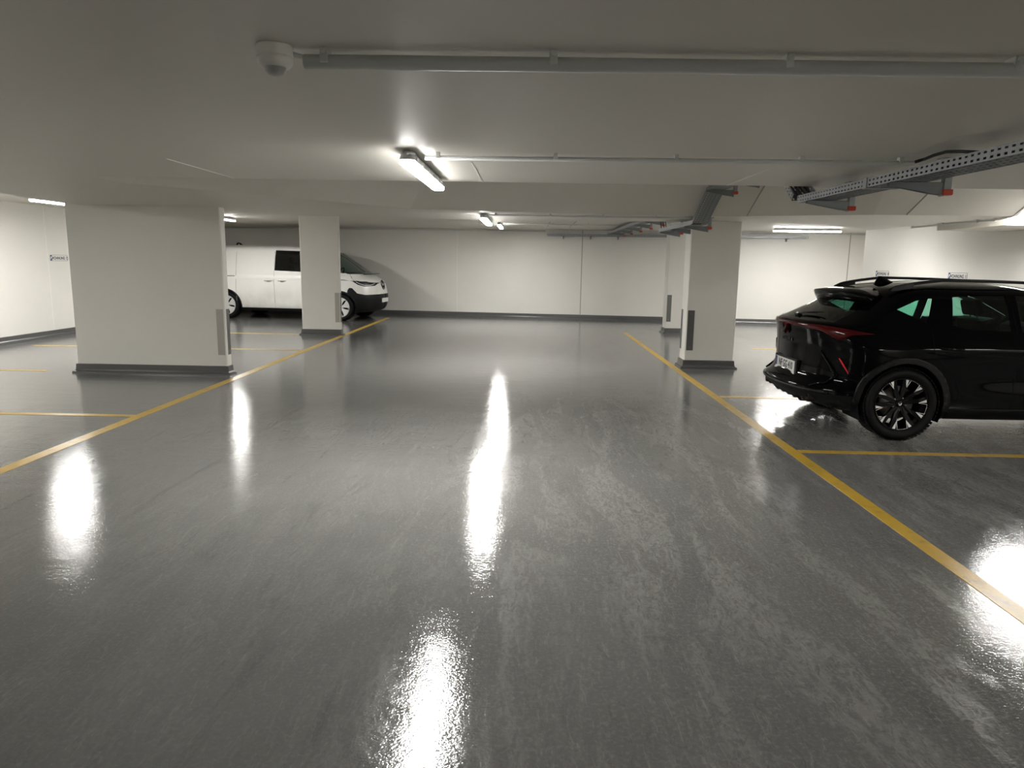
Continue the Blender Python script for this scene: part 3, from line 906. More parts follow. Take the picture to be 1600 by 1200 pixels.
# ------------------------------------------------------------------ black SUV, rear towards the aisle
M_blackpaint = pbr('black_car_paint', (0.0012,0.0013,0.0018), 0.05, spec=0.11)
M_rimblack = pbr('gloss_black_rim', (0.003,0.003,0.0035), 0.2, spec=0.15)
M_machined = pbr('machined_aluminium', (0.88,0.88,0.87), 0.45, 0.1)
M_taillight = pbr('red_tail_light', (0.062,0.0018,0.003), 0.10, spec=0.25)
M_reflector = pbr('red_reflector', (0.62,0.02,0.03), 0.2, emit=(0.9,0.03,0.05), estr=0.0)
M_disc = pbr('brake_disc_steel', (0.50,0.48,0.45), 0.35, 0.9)
M_glass_green = mat_glass('privacy_green_glass', (0.36,0.70,0.58))
M_glass_rear = mat_glass('dark_rear_glass', (0.14,0.28,0.235))
M_glass_front = mat_glass('green_tinted_glass', (0.62,0.83,0.74))
M_plate_w = pbr('number_plate_white', (0.72,0.72,0.70), 0.35)
M_emblem = pbr('dark_emblem_metal', (0.035,0.026,0.022), 0.3, 0.8)
M_darkletter = pbr('dark_chrome_letters', (0.045,0.045,0.047), 0.3, 0.6)

def make_suv_wheel(parent, loc, flip):
    w = thing('wheel', None, None); w.parent = parent; w.location = loc
    w.rotation_euler = (0, 0, math.pi if flip else 0)
    if flip: w.rotation_euler = (0, R(20), math.pi)
    RT, RR, W_ = 0.335, 0.244, 0.235
    mat_tyre_mesh(RT, RR, W_).build('tyre', M_tyre, w)
    M = Matrix.Rotation(R(-90), 4, 'X')
    h = W_/2
    MB().lathe([(RR-0.002,-h+0.012),(RR-0.006,-h+0.006),(RR-0.013,-h+0.010),(RR-0.018,-h+0.030),(RR-0.045,-0.02),(RR-0.04,h-0.05),(RR-0.005,h-0.03)], 56, M, caps=False).build('rim', M_rimblack, w)
    MB().lathe([(0.0,-0.01),(0.155,-0.01),(0.155,0.015),(0.0,0.015)], 40, M).build('brake_disc', M_disc, w)
    ca = MB(); ca.prism([(0.155*math.cos(a), 0.155*math.sin(a)) for a in [R(20+10*i) for i in range(6)]] + [(0.085*math.cos(a), 0.085*math.sin(a)) for a in [R(70-10*i) for i in range(6)]], -0.045, 0.03, 'y'); ca.build('brake_caliper', M_rimblack, w)
    yo = -h+0.014
    sp = MB(); si = MB()
    def pol(r, a): return (r*math.cos(a), r*math.sin(a))
    for k in range(5):
        a0 = R(62-36+72*k)
        for s in (-1, 1):   # a pair of spokes framing each gap
            tipa = a0+s*R(14)
            P = [pol(0.022, tipa-R(60)), pol(0.022, tipa+R(60)), pol(0.090, tipa+R(11)), pol(0.160, tipa+R(7)), pol(0.236, tipa+R(6.5)), pol(0.236, tipa-R(6.5)), pol(0.160, tipa-R(7)), pol(0.090, tipa-R(11))]
            n = len(P)
            d = [0.046, 0.046, 0.036, 0.024, 0.014, 0.014, 0.024, 0.036]
            vs = [(p[0], yo+dd-0.012, p[1]) for p, dd in zip(P, d)] + [(p[0], yo+dd+0.020, p[1]) for p, dd in zip(P, d)]
            fs = [tuple(range(n)), tuple(range(n, 2*n))[::-1]] + [(i, (i+1) % n, n+(i+1) % n, n+i) for i in range(n)]
            sp.add(vs, fs)
            # bright machined tips
            T = [pol(0.158, tipa+s*R(6.6)), pol(0.239, tipa-s*R(0.8)), pol(0.239, tipa+s*R(6.6))]
            vs = [(p[0], yo+(0.0095 if i == 0 else -0.0005), p[1]) for i, p in enumerate(T)] + [(p[0], yo+(0.010 if i == 0 else 0.004), p[1]) for i, p in enumerate(T)]
            si.add(vs, [(0,1,2),(5,4,3),(0,3,4,1),(1,4,5,2),(2,5,3,0)])
            # thin bright edge from the tip out to the rim frame
            e0 = pol(0.160, tipa+s*R(6.2)); e1 = pol(0.232, tipa+s*R(10.8))
            si.tube([(e0[0], yo+0.004, e0[1]), (e1[0], yo-0.002, e1[1])], 0.0026, 6)
        g = a0+R(36)
        arc = [pol(0.232, g+R(a)) for a in [-12.7+25.4*i/8 for i in range(9)]]
        si.tube([(p[0], yo-0.002, p[1]) for p in arc], 0.0026, 6)
    sp.build('spokes', M_rimblack, w)
    tag(si.build('spoke_inlay', M_machined, w), 'bright machined spoke edges')
    hc = MB(); hc.lathe([(0.0,yo+0.020),(0.026,yo+0.021),(0.031,yo+0.026),(0.033,yo+0.045)], 24, M); hc.build('hub_cap', M_rimblack, w)
    em = MB()
    for s in (-1, 1):
        em.prism([(0,-0.004),(s*0.015,0.012),(s*0.012,-0.004),(s*0.004,-0.016)][::s], yo+0.0175, yo+0.021, 'y')
    em.build('emblem', M_machined, w)
    lb = MB()
    for k in range(5):
        a = R(62+72*k); p = pol(0.056, a)
        lb.lathe([(0.009,0),(0.009,0.012),(0.004,0.014),(0,0.014)], 8, Matrix.Translation((p[0], yo+0.045, p[1])) @ Matrix.Rotation(R(90),4,'X'))
    lb.build('wheel_bolts', M_machined, w)
    return w

def make_suv():
    root = thing('car', 'black SUV parked tail first to the aisle with green tinted windows', 'car')
    xr = [(0.20,0.40),(0.26,0.20),(0.32,0.075),(0.38,0.015),(0.41,0.0),(0.45,0.012),(0.49,0.070),(0.56,0.105),(0.66,0.115),(0.80,0.115),(0.92,0.100),(1.00,0.085),(1.025,0.088),(1.045,0.130),(1.10,0.235),(1.20,0.43),(1.27,0.56),(1.33,0.66),(1.375,0.80),(1.41,1.05),(1.43,1.30),(1.442,1.55)]
    xf = [(0.20,4.15),(0.30,4.34),(0.45,4.44),(0.60,4.45),(0.70,4.42),(0.78,4.34),(0.84,4.15),(0.89,3.85),(0.93,3.55),(0.965,3.32),(1.05,3.12),(1.15,2.90),(1.25,2.66),(1.33,2.44),(1.38,2.25),(1.41,2.08),(1.43,1.92),(1.442,1.78)]
    wk = [(0.20,0.80),(0.26,0.86),(0.34,0.885),(0.45,0.893),(0.62,0.903),(0.74,0.910),(0.82,0.912),(0.87,0.905),(0.93,0.885),(0.985,0.855),(1.03,0.825),(1.10,0.79),(1.20,0.742),(1.30,0.688),(1.345,0.655),(1.385,0.600),(1.41,0.52),(1.43,0.40),(1.442,0.26)]
    lr = [(0.2,0.5),(0.45,0.52),(0.75,0.50),(1.0,0.46),(1.1,0.50),(1.3,0.42),(1.44,0.25)]
    lf = [(0.2,0.8),(0.6,0.75),(0.9,0.7),(1.0,0.55),(1.3,0.45),(1.44,0.3)]
    AX_R, AX_F, ZC, = 0.850, 3.540, 0.337
    def bulge(x, z):
        b = 0.0
        # rear and front haunches, and a hollow along the doors
        for cx in (AX_R, AX_F):
            b += 0.022*math.exp(-((x-cx)/0.42)**2)*math.exp(-((z-0.72)/0.20)**2)
        b -= 0.020*math.exp(-((x-2.2)/0.75)**4)*math.exp(-((z-0.58)/0.10)**2)
        b += 0.010*math.exp(-((z-0.845)/0.022)**2)*math.exp(-((x-2.2)/1.3)**4)
        return b
    B_ = Body(xr, xf, wk, lr, lf, 2.25, 2.3, bulge)
    zs = [0.20]
    while zs[-1] < 1.435: zs.append(zs[-1]+(0.02 if zs[-1] < 1.36 else 0.009))
    zs.append(1.442)
    bm = B_.mesh(zs)
    side = {s: (lambda f, s=s: f.normal.y*s > 0.25 and f.calc_center_median().y*s > 0.2) for s in (-1, 1)}
    rear = lambda f: f.normal.x < -0.15 and f.calc_center_median().x < 1.2
    front = lambda f: f.normal.x > 0.25 and f.calc_center_median().z > 0.96 and f.calc_center_median().x > 1.9
    # wheel arches: hole, then a matt cladding ring around it
    for s in (-1, 1):
        for cx in (AX_R, AX_F):
            hole = cut(bm, circle_poly(cx, ZC, 0.378, 32), 'xz', side[s]); bmesh.ops.delete(bm, geom=hole, context='FACES')
            ring = cut(bm, circle_poly(cx, ZC, 0.435, 32), 'xz', side[s])
            ring = [f for f in ring]
            o = extract(bm, ring, 0.010).build('arch_cladding', M_trim_black, root); solidify(o, 0.012)
            wheel_well(cx, ZC, 0.385, s*0.52, s*0.885, M_interior, root)
    for s in (-1, 1):
        sill = cut(bm, [(1.28,0.15),(3.20,0.15),(3.20,0.31),(1.28,0.30)], 'xz', side[s])
        o = extract(bm, sill, 0.008).build('sill_cladding', M_trim_black, root); solidify(o, 0.010)
    # glazing
    wins = [('quarter_window', [(0.80,1.185),(0.98,1.265),(1.065,1.285),(1.125,1.285),(1.055,1.075),(0.97,1.105)], M_glass_green),
            ('rear_door_window', [(1.315,1.300),(1.50,1.318),(1.79,1.326),(1.79,1.010),(1.40,1.024),(1.275,1.052)], M_glass_green),
            ('front_door_window', [(1.885,1.330),(2.10,1.325),(2.40,1.235),(2.78,1.055),(2.80,0.985),(1.885,1.005)], M_glass_front)]
    for s in (-1, 1):
        for nm, poly, mt in wins:
            fs = cut(bm, poly, 'xz', side[s])
            extract(bm, fs, -0.004).build(nm, mt, root, fix=False)
    fs = cut(bm, [(-0.63,1.050),(0.63,1.050),(0.55,1.29),(-0.55,1.29)], 'yz', rear)
    tag(extract(bm, fs, -0.003).build('rear_window', M_glass_rear, root, fix=False), 'dark rear window')
    fs = cut(bm, [(-0.70,0.985),(0.70,0.985),(0.56,1.355),(-0.56,1.355)], 'yz', front)
    extract(bm, fs, -0.003).build('windscreen', M_glass_front, root, fix=False)
    # lower rear bumper in satin black
    fs = cut(bm, [(-0.95,0.15),(0.95,0.15),(0.95,0.40),(-0.95,0.40)], 'yz', rear)
    o = extract(bm, fs, 0.002).build('rear_diffuser', M_satin_black, root)
    bm_obj(bm, 'body', M_blackpaint, root)
    # panel seams: slim grooves standing as dark beads
    sm = MB()
    for pts in ([(1.075,z) for z in (1.06,1.0,0.95,0.90,0.85,0.82)], [(1.085,0.82),(1.15,0.74),(1.27,0.63),(1.34,0.50),(1.36,0.33)], [(1.835,z) for z in (1.33,1.2,1.0,0.8,0.6,0.4,0.31)]):
        sm.tube([(x, -B_.y_at(x, z)-0.0005, z) for x, z in pts], 0.0025, 6)
    sm.build('door_seams', M_interior, root)
    # light bar across the tail, wrapping round both corners
    U1 = B_.u_at(0.56, 0.97)
    us = [-U1+2*U1*i/80 for i in range(81)]
    def zl(u):
        a = abs(u)/U1
        return 0.985-0.030*math.sin(min(1,max(0,(a-0.25)/0.55))*math.pi*0.5) + (0.012*max(0,(a-0.8)/0.2)) - (0.062*max(0, 1-abs(a-0.62)/0.16) if 0.46 < a < 0.78 else 0)
    def zh(u):
        a = abs(u)/U1
        return 1.022-0.050*max(0,(a-0.45)/0.55)**1.5
    o = strip_on(B_, us, zl, zh, 0.006).build('light_bar', M_taillight, root); solidify(o, 0.014)
    tag(o, 'dark red light bar')
    # emblem and dark lettering on the tailgate
    em = MB()
    xe = 0.072
    em.prism([(-0.075,0.995),(0.075,0.995),(0.0,0.885)], xe, xe+0.02, 'x'); tag(em.build('emblem_field', M_taillight, root), 'red triangle below the light bar')
    e2 = MB()
    for s in (-1, 1):
        e2.prism([(0.0,0.935),(s*0.030,0.965),(s*0.045,0.995),(s*0.052,0.955),(s*0.028,0.925),(s*0.012,0.900)], xe-0.012, xe-0.004, 'x')
    e2.build('emblem', M_emblem, root)
    RB = Matrix(((0,0,-1,0),(-1,0,0,0),(0,1,0,0),(0,0,0,1)))
    mesh_obj('lettering', text_mesh('C U P R A', 0.062, 0.002, 'CENTER'), M_darkletter, root, Matrix.Translation((0.108,0,0.815)) @ RB)
    # number plate
    pl = MB(); pl.bbox((0.098,-0.262,0.515),(0.106,0.262,0.632),0.002); plo = pl.build('number_plate', M_plate_w, root)
    MB().box((0.0968,0.215,0.535),(0.0980,0.258,0.628)).build('blue_band', M_blue, plo)
    mesh_obj('lettering', text_mesh('NF GG 410', 0.100, 0.0006, 'CENTER', 1.0, 0.0022), M_ink, plo, Matrix.Translation((0.0972,-0.025,0.545)) @ RB @ Matrix.Scale(0.80,4,(1,0,0)))
    MB().lathe([(0.0,0),(0.012,0),(0.012,0.001)],12,Matrix.Translation((0.0972,0.075,0.582)) @ Matrix.Rotation(R(90),4,'Y')).build('seal', M_dome, plo)
    MB().box((0.094,-0.275,0.505),(0.110,0.275,0.516)).build('plate_holder', M_plate_w, plo)
    fr = MB(); fr.bbox((0.104,-0.30,0.495),(0.145,0.30,0.65),0.006); fr.build('plate_recess', M_satin_black, root)
    # bumper reflectors
    for s in (-1, 1):
        pts = []
        for i in range(7):
            z = 0.735-0.135*i/6; x = 0.315+0.07*i/6
            pts.append((x-0.008, s*(B_.y_at(x, z)+0.004), z))
        o = MB().tube(pts, [0.005,0.008,0.009,0.009,0.008,0.006,0.004], 8).build('reflector', M_reflector, root); tag(o, 'thin red reflector')
        # corner air curtain
        fin = MB(); pts = [(0.21, s*(B_.y_at(0.21,0.78)+0.004), 0.78), (0.25, s*(B_.y_at(0.25,0.68)+0.012), 0.68), (0.30, s*(B_.y_at(0.30,0.58)+0.014), 0.57), (0.24, s*(B_.y_at(0.24,0.50)+0.012), 0.50), (0.12, s*(B_.y_at(0.12,0.45)+0.006), 0.455)]
        fin.tube(pts, [0.008,0.016,0.018,0.016,0.008], 8); fin.build('bumper_fin', M_blackpaint, root)
    lip = strip_on(B_, [-0.13+0.26*i/40 for i in range(41)], lambda u: 0.398, lambda u: 0.426, 0.012).build('bumper_lip', M_satin_black, root); solidify(lip, 0.02)
    # exhaust outlets
    for s in (-1, 1):
        ex = MB()
        for dy in (-0.055, 0.055):
            M = Matrix.Translation((0.125, s*0.52+dy, 0.330)) @ Matrix.Rotation(R(90), 4, 'Y')
            ex.lathe([(0.034,0.14),(0.040,0.13),(0.042,0.0),(0.038,-0.003),(0.034,0.0),(0.033,0.12)], 24, M)
        tag(ex.build('exhaust_outlet', M_emblem, root), 'twin exhaust tips')
    for k in range(5):
        y = -0.32+0.16*k
        MB().prism([(0.04,0.385),(0.10,0.385),(0.24,0.25),(0.16,0.25)], y-0.005, y+0.005, 'y').build('diffuser_fin', M_satin_black, root)
    # roof spoiler
    sp = MB(); n = 24; prof = []
    for i in range(n+1):
        y = -0.605+1.21*i/n; q = (y/0.605)**2
        xe_ = 0.452+0.13*q**1.3; zt = 1.332-0.035*q**2; zf = 1.368-0.085*q**2
        prof.append([(0.80,y*0.93,zf+0.004),(0.62,y*0.98,(zf+zt)/2+0.008),(xe_,y,zt),(xe_-0.004,y,zt-0.014),(xe_+0.030,y*0.99,zt-0.085),(xe_+0.075,y*0.97,zt-0.095),(0.70,y*0.9,zf-0.090)])
    W = len(prof[0]); vs = [p for r_ in prof for p in r_]
    fs = [(i*W+k, (i+1)*W+k, (i+1)*W+(k+1) % W, i*W+(k+1) % W) for i in range(n) for k in range(W)] + [tuple(range(W)), tuple(range(n*W, n*W+W))]
    sp.add(vs, fs, True); sp.build('roof_spoiler', M_blackpaint, root)
    # rails, aerial, wiper, handles, mirrors
    for s in (-1, 1):
        pts = []
        for i in range(25):
            t = i/24; x = 0.78+1.62*t
            z = 1.352+0.100*min(1,t/0.30)**0.6*(1-0.25*max(0,(t-0.3)/0.7)**2) - 0.05*max(0,(t-0.85)/0.15)
            pts.append((x, s*(0.600-0.03*abs(t-0.5)), z))
        MB().tube(pts, [0.010]+[0.015]*23+[0.010], 10).build('roof_rail', M_trim_black, root)
        for xa, xb in ((0.76, 1.0), (2.42, 2.18)):
            ft = MB(); ft.prism([(xa+(xb-xa)*0.15,1.345),(xb,1.372),(xb,1.425),((xa+xb)/2,1.405),(xa+(xb-xa)*0.2,1.372)], s*0.590-0.014, s*0.590+0.014, 'y'); ft.build('rail_foot', M_trim_black, root)
        for x0 in (1.125, 2.02):
            zc = 0.862
            h = MB(); pts = []
            for i in range(9):
                x = x0+0.215*i/8; bow = math.sin(math.pi*i/8)
                pts.append((x, s*(B_.y_at(x, zc)+0.004+0.026*bow**0.5), zc-0.002*i))
            h.tube(pts, [0.008]+[0.013]*7+[0.008], 10); h.build('door_handle', M_blackpaint, root)
        m = MB(); bm2 = bmesh.new(); bmesh.ops.create_icosphere(bm2, subdivisions=3, radius=1.0)
        for v in bm2.verts: v.co = Vector((v.co.x*0.075, v.co.y*0.12, v.co.z*0.075))
        m.from_bm(bm2, Matrix.Translation((2.72, s*1.0, 1.03)), True); m.tube([(2.76,s*0.82,0.98),(2.73,s*0.93,1.0)], 0.022, 8); m.build('wing_mirror', M_blackpaint, root)
    ae = MB()
    fin_ = [(0.0,0.0,0.030),(0.03,0.060,0.026),(0.06,0.064,0.022),(0.10,0.046,0.026),(0.15,0.020,0.026),(0.19,0.0,0.010)]
    vs = []
    for x, hgt, wd_ in fin_:
        vs += [(0.93+x, -wd_, 1.395+0.018*x/0.19), (0.93+x, -0.004, 1.402+hgt+0.01), (0.93+x, 0.004, 1.402+hgt+0.01), (0.93+x, wd_, 1.395+0.018*x/0.19)]
    fs = [(i*4+k, (i+1)*4+k, (i+1)*4+k+1, i*4+k+1) for i in range(5) for k in range(3)] + [(0,1,2,3), (20,21,22,23)]
    ae.add(vs, fs, True); ae.build('roof_aerial', M_blackpaint, root)
    wp = MB(); wp.bbox((0.172,-0.05,1.070),(0.215,0.05,1.098),0.008); wp.tube([(0.185,0.0,1.090),(0.215,-0.15,1.110),(0.250,-0.34,1.122)], 0.008, 8); wp.tube([(0.215,-0.06,1.112),(0.275,-0.42,1.130)], 0.006, 6); wp.build('rear_wiper', M_trim_black, root)
    # front end, seen only from elsewhere
    for s in (-1, 1):
        us2 = [s*(0.86+0.10*i/10) for i in range(11)]
        strip_on(B_, us2, lambda u: 0.70, lambda u: 0.765, 0.004).build('headlamp', M_glass_front, root)
    strip_on(B_, [-1+0.06*i/10 for i in range(11)] , lambda u: 0.42, lambda u: 0.62, 0.004).build('front_grille', M_trim_black, root)
    # interior
    def seat(x, y, w_, hb, hh=True):
        m = MB()
        m.bbox((x, y-w_/2, 0.40), (x+0.44, y+w_/2, 0.58), 0.04)
        Mx = Matrix.Translation((x+0.06, y, 0.52)) @ Matrix.Rotation(R(-16), 4, 'Y')
        m.bbox((-0.07,-w_/2,0.0),(0.07,w_/2,hb), 0.05, Mx)
        return m, Mx
    for y in (-0.37, 0.37):
        m, Mx = seat(2.28, y, 0.50, 0.56)
        m.bbox((-0.05,-0.13,0.585),(0.05,0.13,0.76),0.035,Mx); m.tube([Mx @ Vector((0,-0.06,0.5)), Mx @ Vector((0,-0.06,0.65))],0.007,6); m.tube([Mx @ Vector((0,0.06,0.5)), Mx @ Vector((0,0.06,0.65))],0.007,6)
        m.build('front_seat', M_interior, root)
    m, Mx = seat(0.86, 0, 1.24, 0.50)
    for y in (-0.42, 0.0, 0.42): m.bbox((-0.045,y-0.13,0.48),(0.045,y+0.13,0.62),0.03,Mx)
    m.build('rear_bench', M_interior, root)
    MB().bbox((2.75,-0.70,0.55),(3.25,0.70,0.955),0.05).build('dashboard', M_interior, root)
    sw = MB(); a_ = [(0.185*math.cos(2*math.pi*k/24), 0.185*math.sin(2*math.pi*k/24)) for k in range(25)]
    Ms = Matrix.Translation((2.62,0.37,0.86)) @ Matrix.Rotation(R(-65),4,'Y')
    sw.tube([Ms @ Vector((p[0],p[1],0)) for p in a_], 0.014, 8); sw.tube([Ms @ Vector((0,0,0)), (2.80,0.37,0.80)], 0.02, 8); sw.tube([Ms @ Vector((0,-0.18,0)), Ms @ Vector((0,0.18,0))], 0.016, 6); sw.build('steering_wheel', M_interior, root)
    MB().box((0.30,-0.72,0.26),(3.9,0.72,0.32)).build('floor_pan', M_interior, root)
    for cx in (AX_R, AX_F):
        make_suv_wheel(root, (cx, -0.790, ZC), False)
        make_suv_wheel(root, (cx, 0.790, ZC), True)
    return root
suv = make_suv()
suv.location = (2.565, 7.285, 0)
# ------------------------------------------------------------------ white van, nose towards the aisle
M_vanwhite = pbr('white_van_paint', (0.74,0.735,0.71), 0.30, spec=0.5, coat=0.6, coat_rough=0.06)
def mat_vandirt():
    m = pbr('dusty_white_van_paint', (0.70,0.69,0.65), 0.34, coat=0.4, coat_rough=0.15); t = NT(m)
    g = t.node('ShaderNodeTexCoord'); sx = t.node('ShaderNodeSeparateXYZ'); t.link(g.outputs['Object'], sx.inputs[0])
    low = t.rng(sx.outputs['Z'], 0.28, 1.0, 1.0, 0.0)
    nz = t.rng(t.noise(t.pos((1,1,0.6)), 2.2, 6, 0.6), 0.35, 0.7, 0.2, 1.0)
    t.link(t.mix(t.math('MULTIPLY', t.math('MULTIPLY', low, nz), 0.65), (0.74,0.735,0.71), (0.40,0.37,0.31)), t.b.inputs['Base Color'])
    return m
M_vandirt = mat_vandirt()
M_silver = pbr('silver_wheel_cover', (0.62,0.62,0.61), 0.35, 0.35)
M_glass_dark = mat_glass('dark_van_glass', (0.10,0.12,0.12))
M_glass_van = mat_glass('clear_van_glass', (0.60,0.72,0.68))
M_chrome = pbr('bright_chrome', (0.75,0.75,0.75), 0.15, 1.0)
M_drl = pbr('clear_lamp_lens', (0.8,0.8,0.8), 0.15)

def make_van_wheel(parent, loc, flip):
    w = thing('wheel', None, None); w.parent = parent; w.location = loc
    w.rotation_euler = (0, R(13) if flip else 0, math.pi if flip else 0)
    RT, RR, W_ = 0.352, 0.250, 0.235
    mat_tyre_mesh(RT, RR, W_).build('tyre', M_tyre, w)
    M = Matrix.Rotation(R(-90), 4, 'X'); h = W_/2
    MB().lathe([(RR-0.002,-h+0.010),(RR-0.010,-h+0.014),(RR-0.03,0.0),(RR-0.01,h-0.03)], 48, M, caps=False).build('rim', M_rimblack, w)
    MB().lathe([(0.0,-0.03),(RR-0.02,-0.03),(RR-0.02,0.0)], 40, M).build('wheel_back', M_interior, w)
    cv = MB(); yo = -h+0.004
    # silver cover with narrow dark slots between broad petals
    n = 6
    for k in range(n):
        a0 = R(18+60*k)
        def P(r, da): return (r*math.cos(a0+R(da)), r*math.sin(a0+R(da)))
        poly = [P(0.045,-30),P(0.045,0),P(0.045,30),P(0.12,22),P(0.17,25),P(0.21,27),P(0.236,29),P(0.242,15),P(0.243,0),P(0.242,-15),P(0.236,-29),P(0.21,-21),P(0.17,-19),P(0.12,-18)]
        d = [0.016,0.016,0.016,0.006,0.002,0.0,0.0,0.0,0.0,0.0,0.0,0.0,0.002,0.006]
        m_ = len(poly)
        vs = [(p[0], yo+dd, p[1]) for p, dd in zip(poly, d)] + [(p[0], yo+dd+0.012, p[1]) for p, dd in zip(poly, d)]
        cv.add(vs, [tuple(range(m_)), tuple(range(m_, 2*m_))[::-1]] + [(i, (i+1) % m_, m_+(i+1) % m_, m_+i) for i in range(m_)])
    ring = [(RR-0.012,yo+0.012),(RR-0.004,yo+0.003),(RR+0.002,yo+0.006),(RR,yo+0.014)]
    cv.lathe(ring, 48, M, True, close=True)
    cv.lathe([(0.0,yo+0.010),(0.034,yo+0.011),(0.050,yo+0.018)], 24, M)
    tag(cv.build('wheel_cover', M_silver, w), 'silver slotted wheel cover')
    e = MB(); e.lathe([(0.026,yo+0.0095),(0.030,yo+0.0075),(0.033,yo+0.0095)], 24, M, True, close=True); e.build('emblem', M_rimblack, w)
    return w

def make_van():
    root = thing('van', 'white panel van with black lower bumper parked by the far wall', 'van')
    xr = [(0.22,0.20),(0.30,0.08),(0.45,0.02),(0.7,0.0),(1.1,0.0),(1.5,0.035),(1.75,0.075),(1.82,0.12),(1.86,0.25),(1.885,0.45),(1.90,0.75)]
    xf = [(0.22,4.46),(0.28,4.60),(0.40,4.66),(0.60,4.685),(0.70,4.67),(0.85,4.645),(0.95,4.615),(1.00,4.595),(1.05,4.52),(1.10,4.43),(1.14,4.36),(1.18,4.30),(1.30,4.12),(1.50,3.83),(1.65,3.60),(1.74,3.44),(1.80,3.26),(1.85,2.95),(1.88,2.60),(1.90,2.20)]
    wk = [(0.22,0.86),(0.30,0.93),(0.45,0.965),(0.70,0.985),(1.00,0.985),(1.10,0.975),(1.14,0.962),(1.20,0.955),(1.50,0.905),(1.70,0.862),(1.78,0.83),(1.83,0.77),(1.865,0.66),(1.885,0.54),(1.90,0.36)]
    lr = [(0.2,0.25),(1.0,0.26),(1.9,0.25)]
    lf = [(0.2,0.9),(0.6,0.85),(1.0,0.95),(1.2,0.7),(1.5,0.55),(1.8,0.5),(1.9,0.4)]
    AR, AF, ZC = 0.72, 3.80, 0.352
    def bulge(x, z):
        b = 0.0
        for cx in (AR, AF): b += 0.014*math.exp(-((x-cx)/0.45)**2)*math.exp(-((z-0.70)/0.18)**2)
        b += 0.010*math.exp(-((z-1.07)/0.03)**2) - 0.008*math.exp(-((z-1.13)/0.02)**2)
        b -= 0.012*math.exp(-((z-0.55)/0.14)**2)*math.exp(-((x-2.2)/0.8)**4)
        return b
    B_ = Body(xr, xf, wk, lr, lf, 3.0, 2.5, bulge)
    zs = [0.22]
    while zs[-1] < 1.80: zs.append(zs[-1]+0.03)
    zs += [1.835, 1.85, 1.865, 1.88, 1.892, 1.90]
    bm = B_.mesh(zs, 20, 56)
    side = {s: (lambda f, s=s: f.normal.y*s > 0.2 and f.calc_center_median().y*s > 0.2) for s in (-1, 1)}
    front = lambda f: f.normal.x > 0.2 and f.calc_center_median().x > 3.0
    frontside = {s: (lambda f, s=s: f.calc_center_median().x > 3.3 and f.calc_center_median().y*s > 0.0 and f.normal.y*s > -0.05) for s in (-1, 1)}
    for s in (-1, 1):
        for cx in (AR, AF):
            hole = cut(bm, circle_poly(cx, ZC, 0.385, 28), 'xz', side[s]); bmesh.ops.delete(bm, geom=hole, context='FACES')
            ring = cut(bm, circle_poly(cx, ZC, 0.425, 28), 'xz', side[s])
            o = extract(bm, ring, 0.006).build('arch_cladding', M_satin_black, root); solidify(o, 0.010)
            wheel_well(cx, ZC, 0.395, s*0.58, s*0.955, M_interior, root)
        # black lower bumper sweeping up behind the lamp
        fs = cut(bm, [(3.92,0.15),(4.01,0.80),(4.05,0.850),(4.12,0.845),(4.24,0.715),(4.42,0.675),(4.60,0.680),(4.90,0.690),(4.90,0.15)], 'xz', frontside[s])
        o = extract(bm, fs, 0.004).build('bumper_cladding', M_satin_black, root); solidify(o, 0.01)
        fs = cut(bm, [(1.10,0.15),(3.36,0.15),(3.36,0.295),(1.10,0.295)], 'xz', side[s])
        o = extract(bm, fs, 0.004).build('sill_cladding', M_satin_black, root); solidify(o, 0.01)
        fs = cut(bm, [(4.10,1.030),(4.36,1.012),(4.605,0.970),(4.57,0.90),(4.38,0.885),(4.24,0.935)], 'xz', frontside[s])
        hl = extract(bm, fs, -0.004).build('headlamp', M_trim_black, root)
        dr = MB(); pts = [(4.20,1.000),(4.29,0.952),(4.385,0.915),(4.50,0.918),(4.56,0.955)]
        dr.tube([(x, s*(B_.y_at(x, z)+0.003), z) for x, z in pts], 0.009, 8); dr.build('light_guide', M_drl, hl)
        for nm, poly, mt in (('door_window', [(2.075,1.768),(3.02,1.752),(3.04,1.225),(2.065,1.255)], M_glass_dark), ('quarter_window', [(3.10,1.745),(3.36,1.700),(3.62,1.535),(4.02,1.215),(3.10,1.222)], M_glass_van)):
            fs = cut(bm, poly, 'xz', side[s]); extract(bm, fs, -0.004).build(nm, mt, root, fix=False)
    fs = cut(bm, [(-0.86,1.195),(0.86,1.195),(0.74,1.735),(-0.74,1.735)], 'yz', front)
    extract(bm, fs, -0.003).build('windscreen', M_glass_van, root, fix=False)
    bm_obj(bm, 'body', M_vandirt, root)
    # seams, slide rail, creases
    sm = MB()
    for s in (-1, 1):
        for pts in ([(1.02,z) for z in (1.72,1.5,1.2,1.0,0.8,0.6,0.45,0.30)], [(2.055,z) for z in (1.74,1.5,1.2,1.0,0.8,0.6,0.45,0.30)], [(3.07,z) for z in (1.2,1.0,0.9,0.8)], [(4.02,1.20),(4.08,1.10),(4.16,1.02)]):
            sm.tube([(x, s*(B_.y_at(x, z)+0.001), z) for x, z in pts], 0.005, 6)
    sm.build('door_seams', M_dark_joint, root)
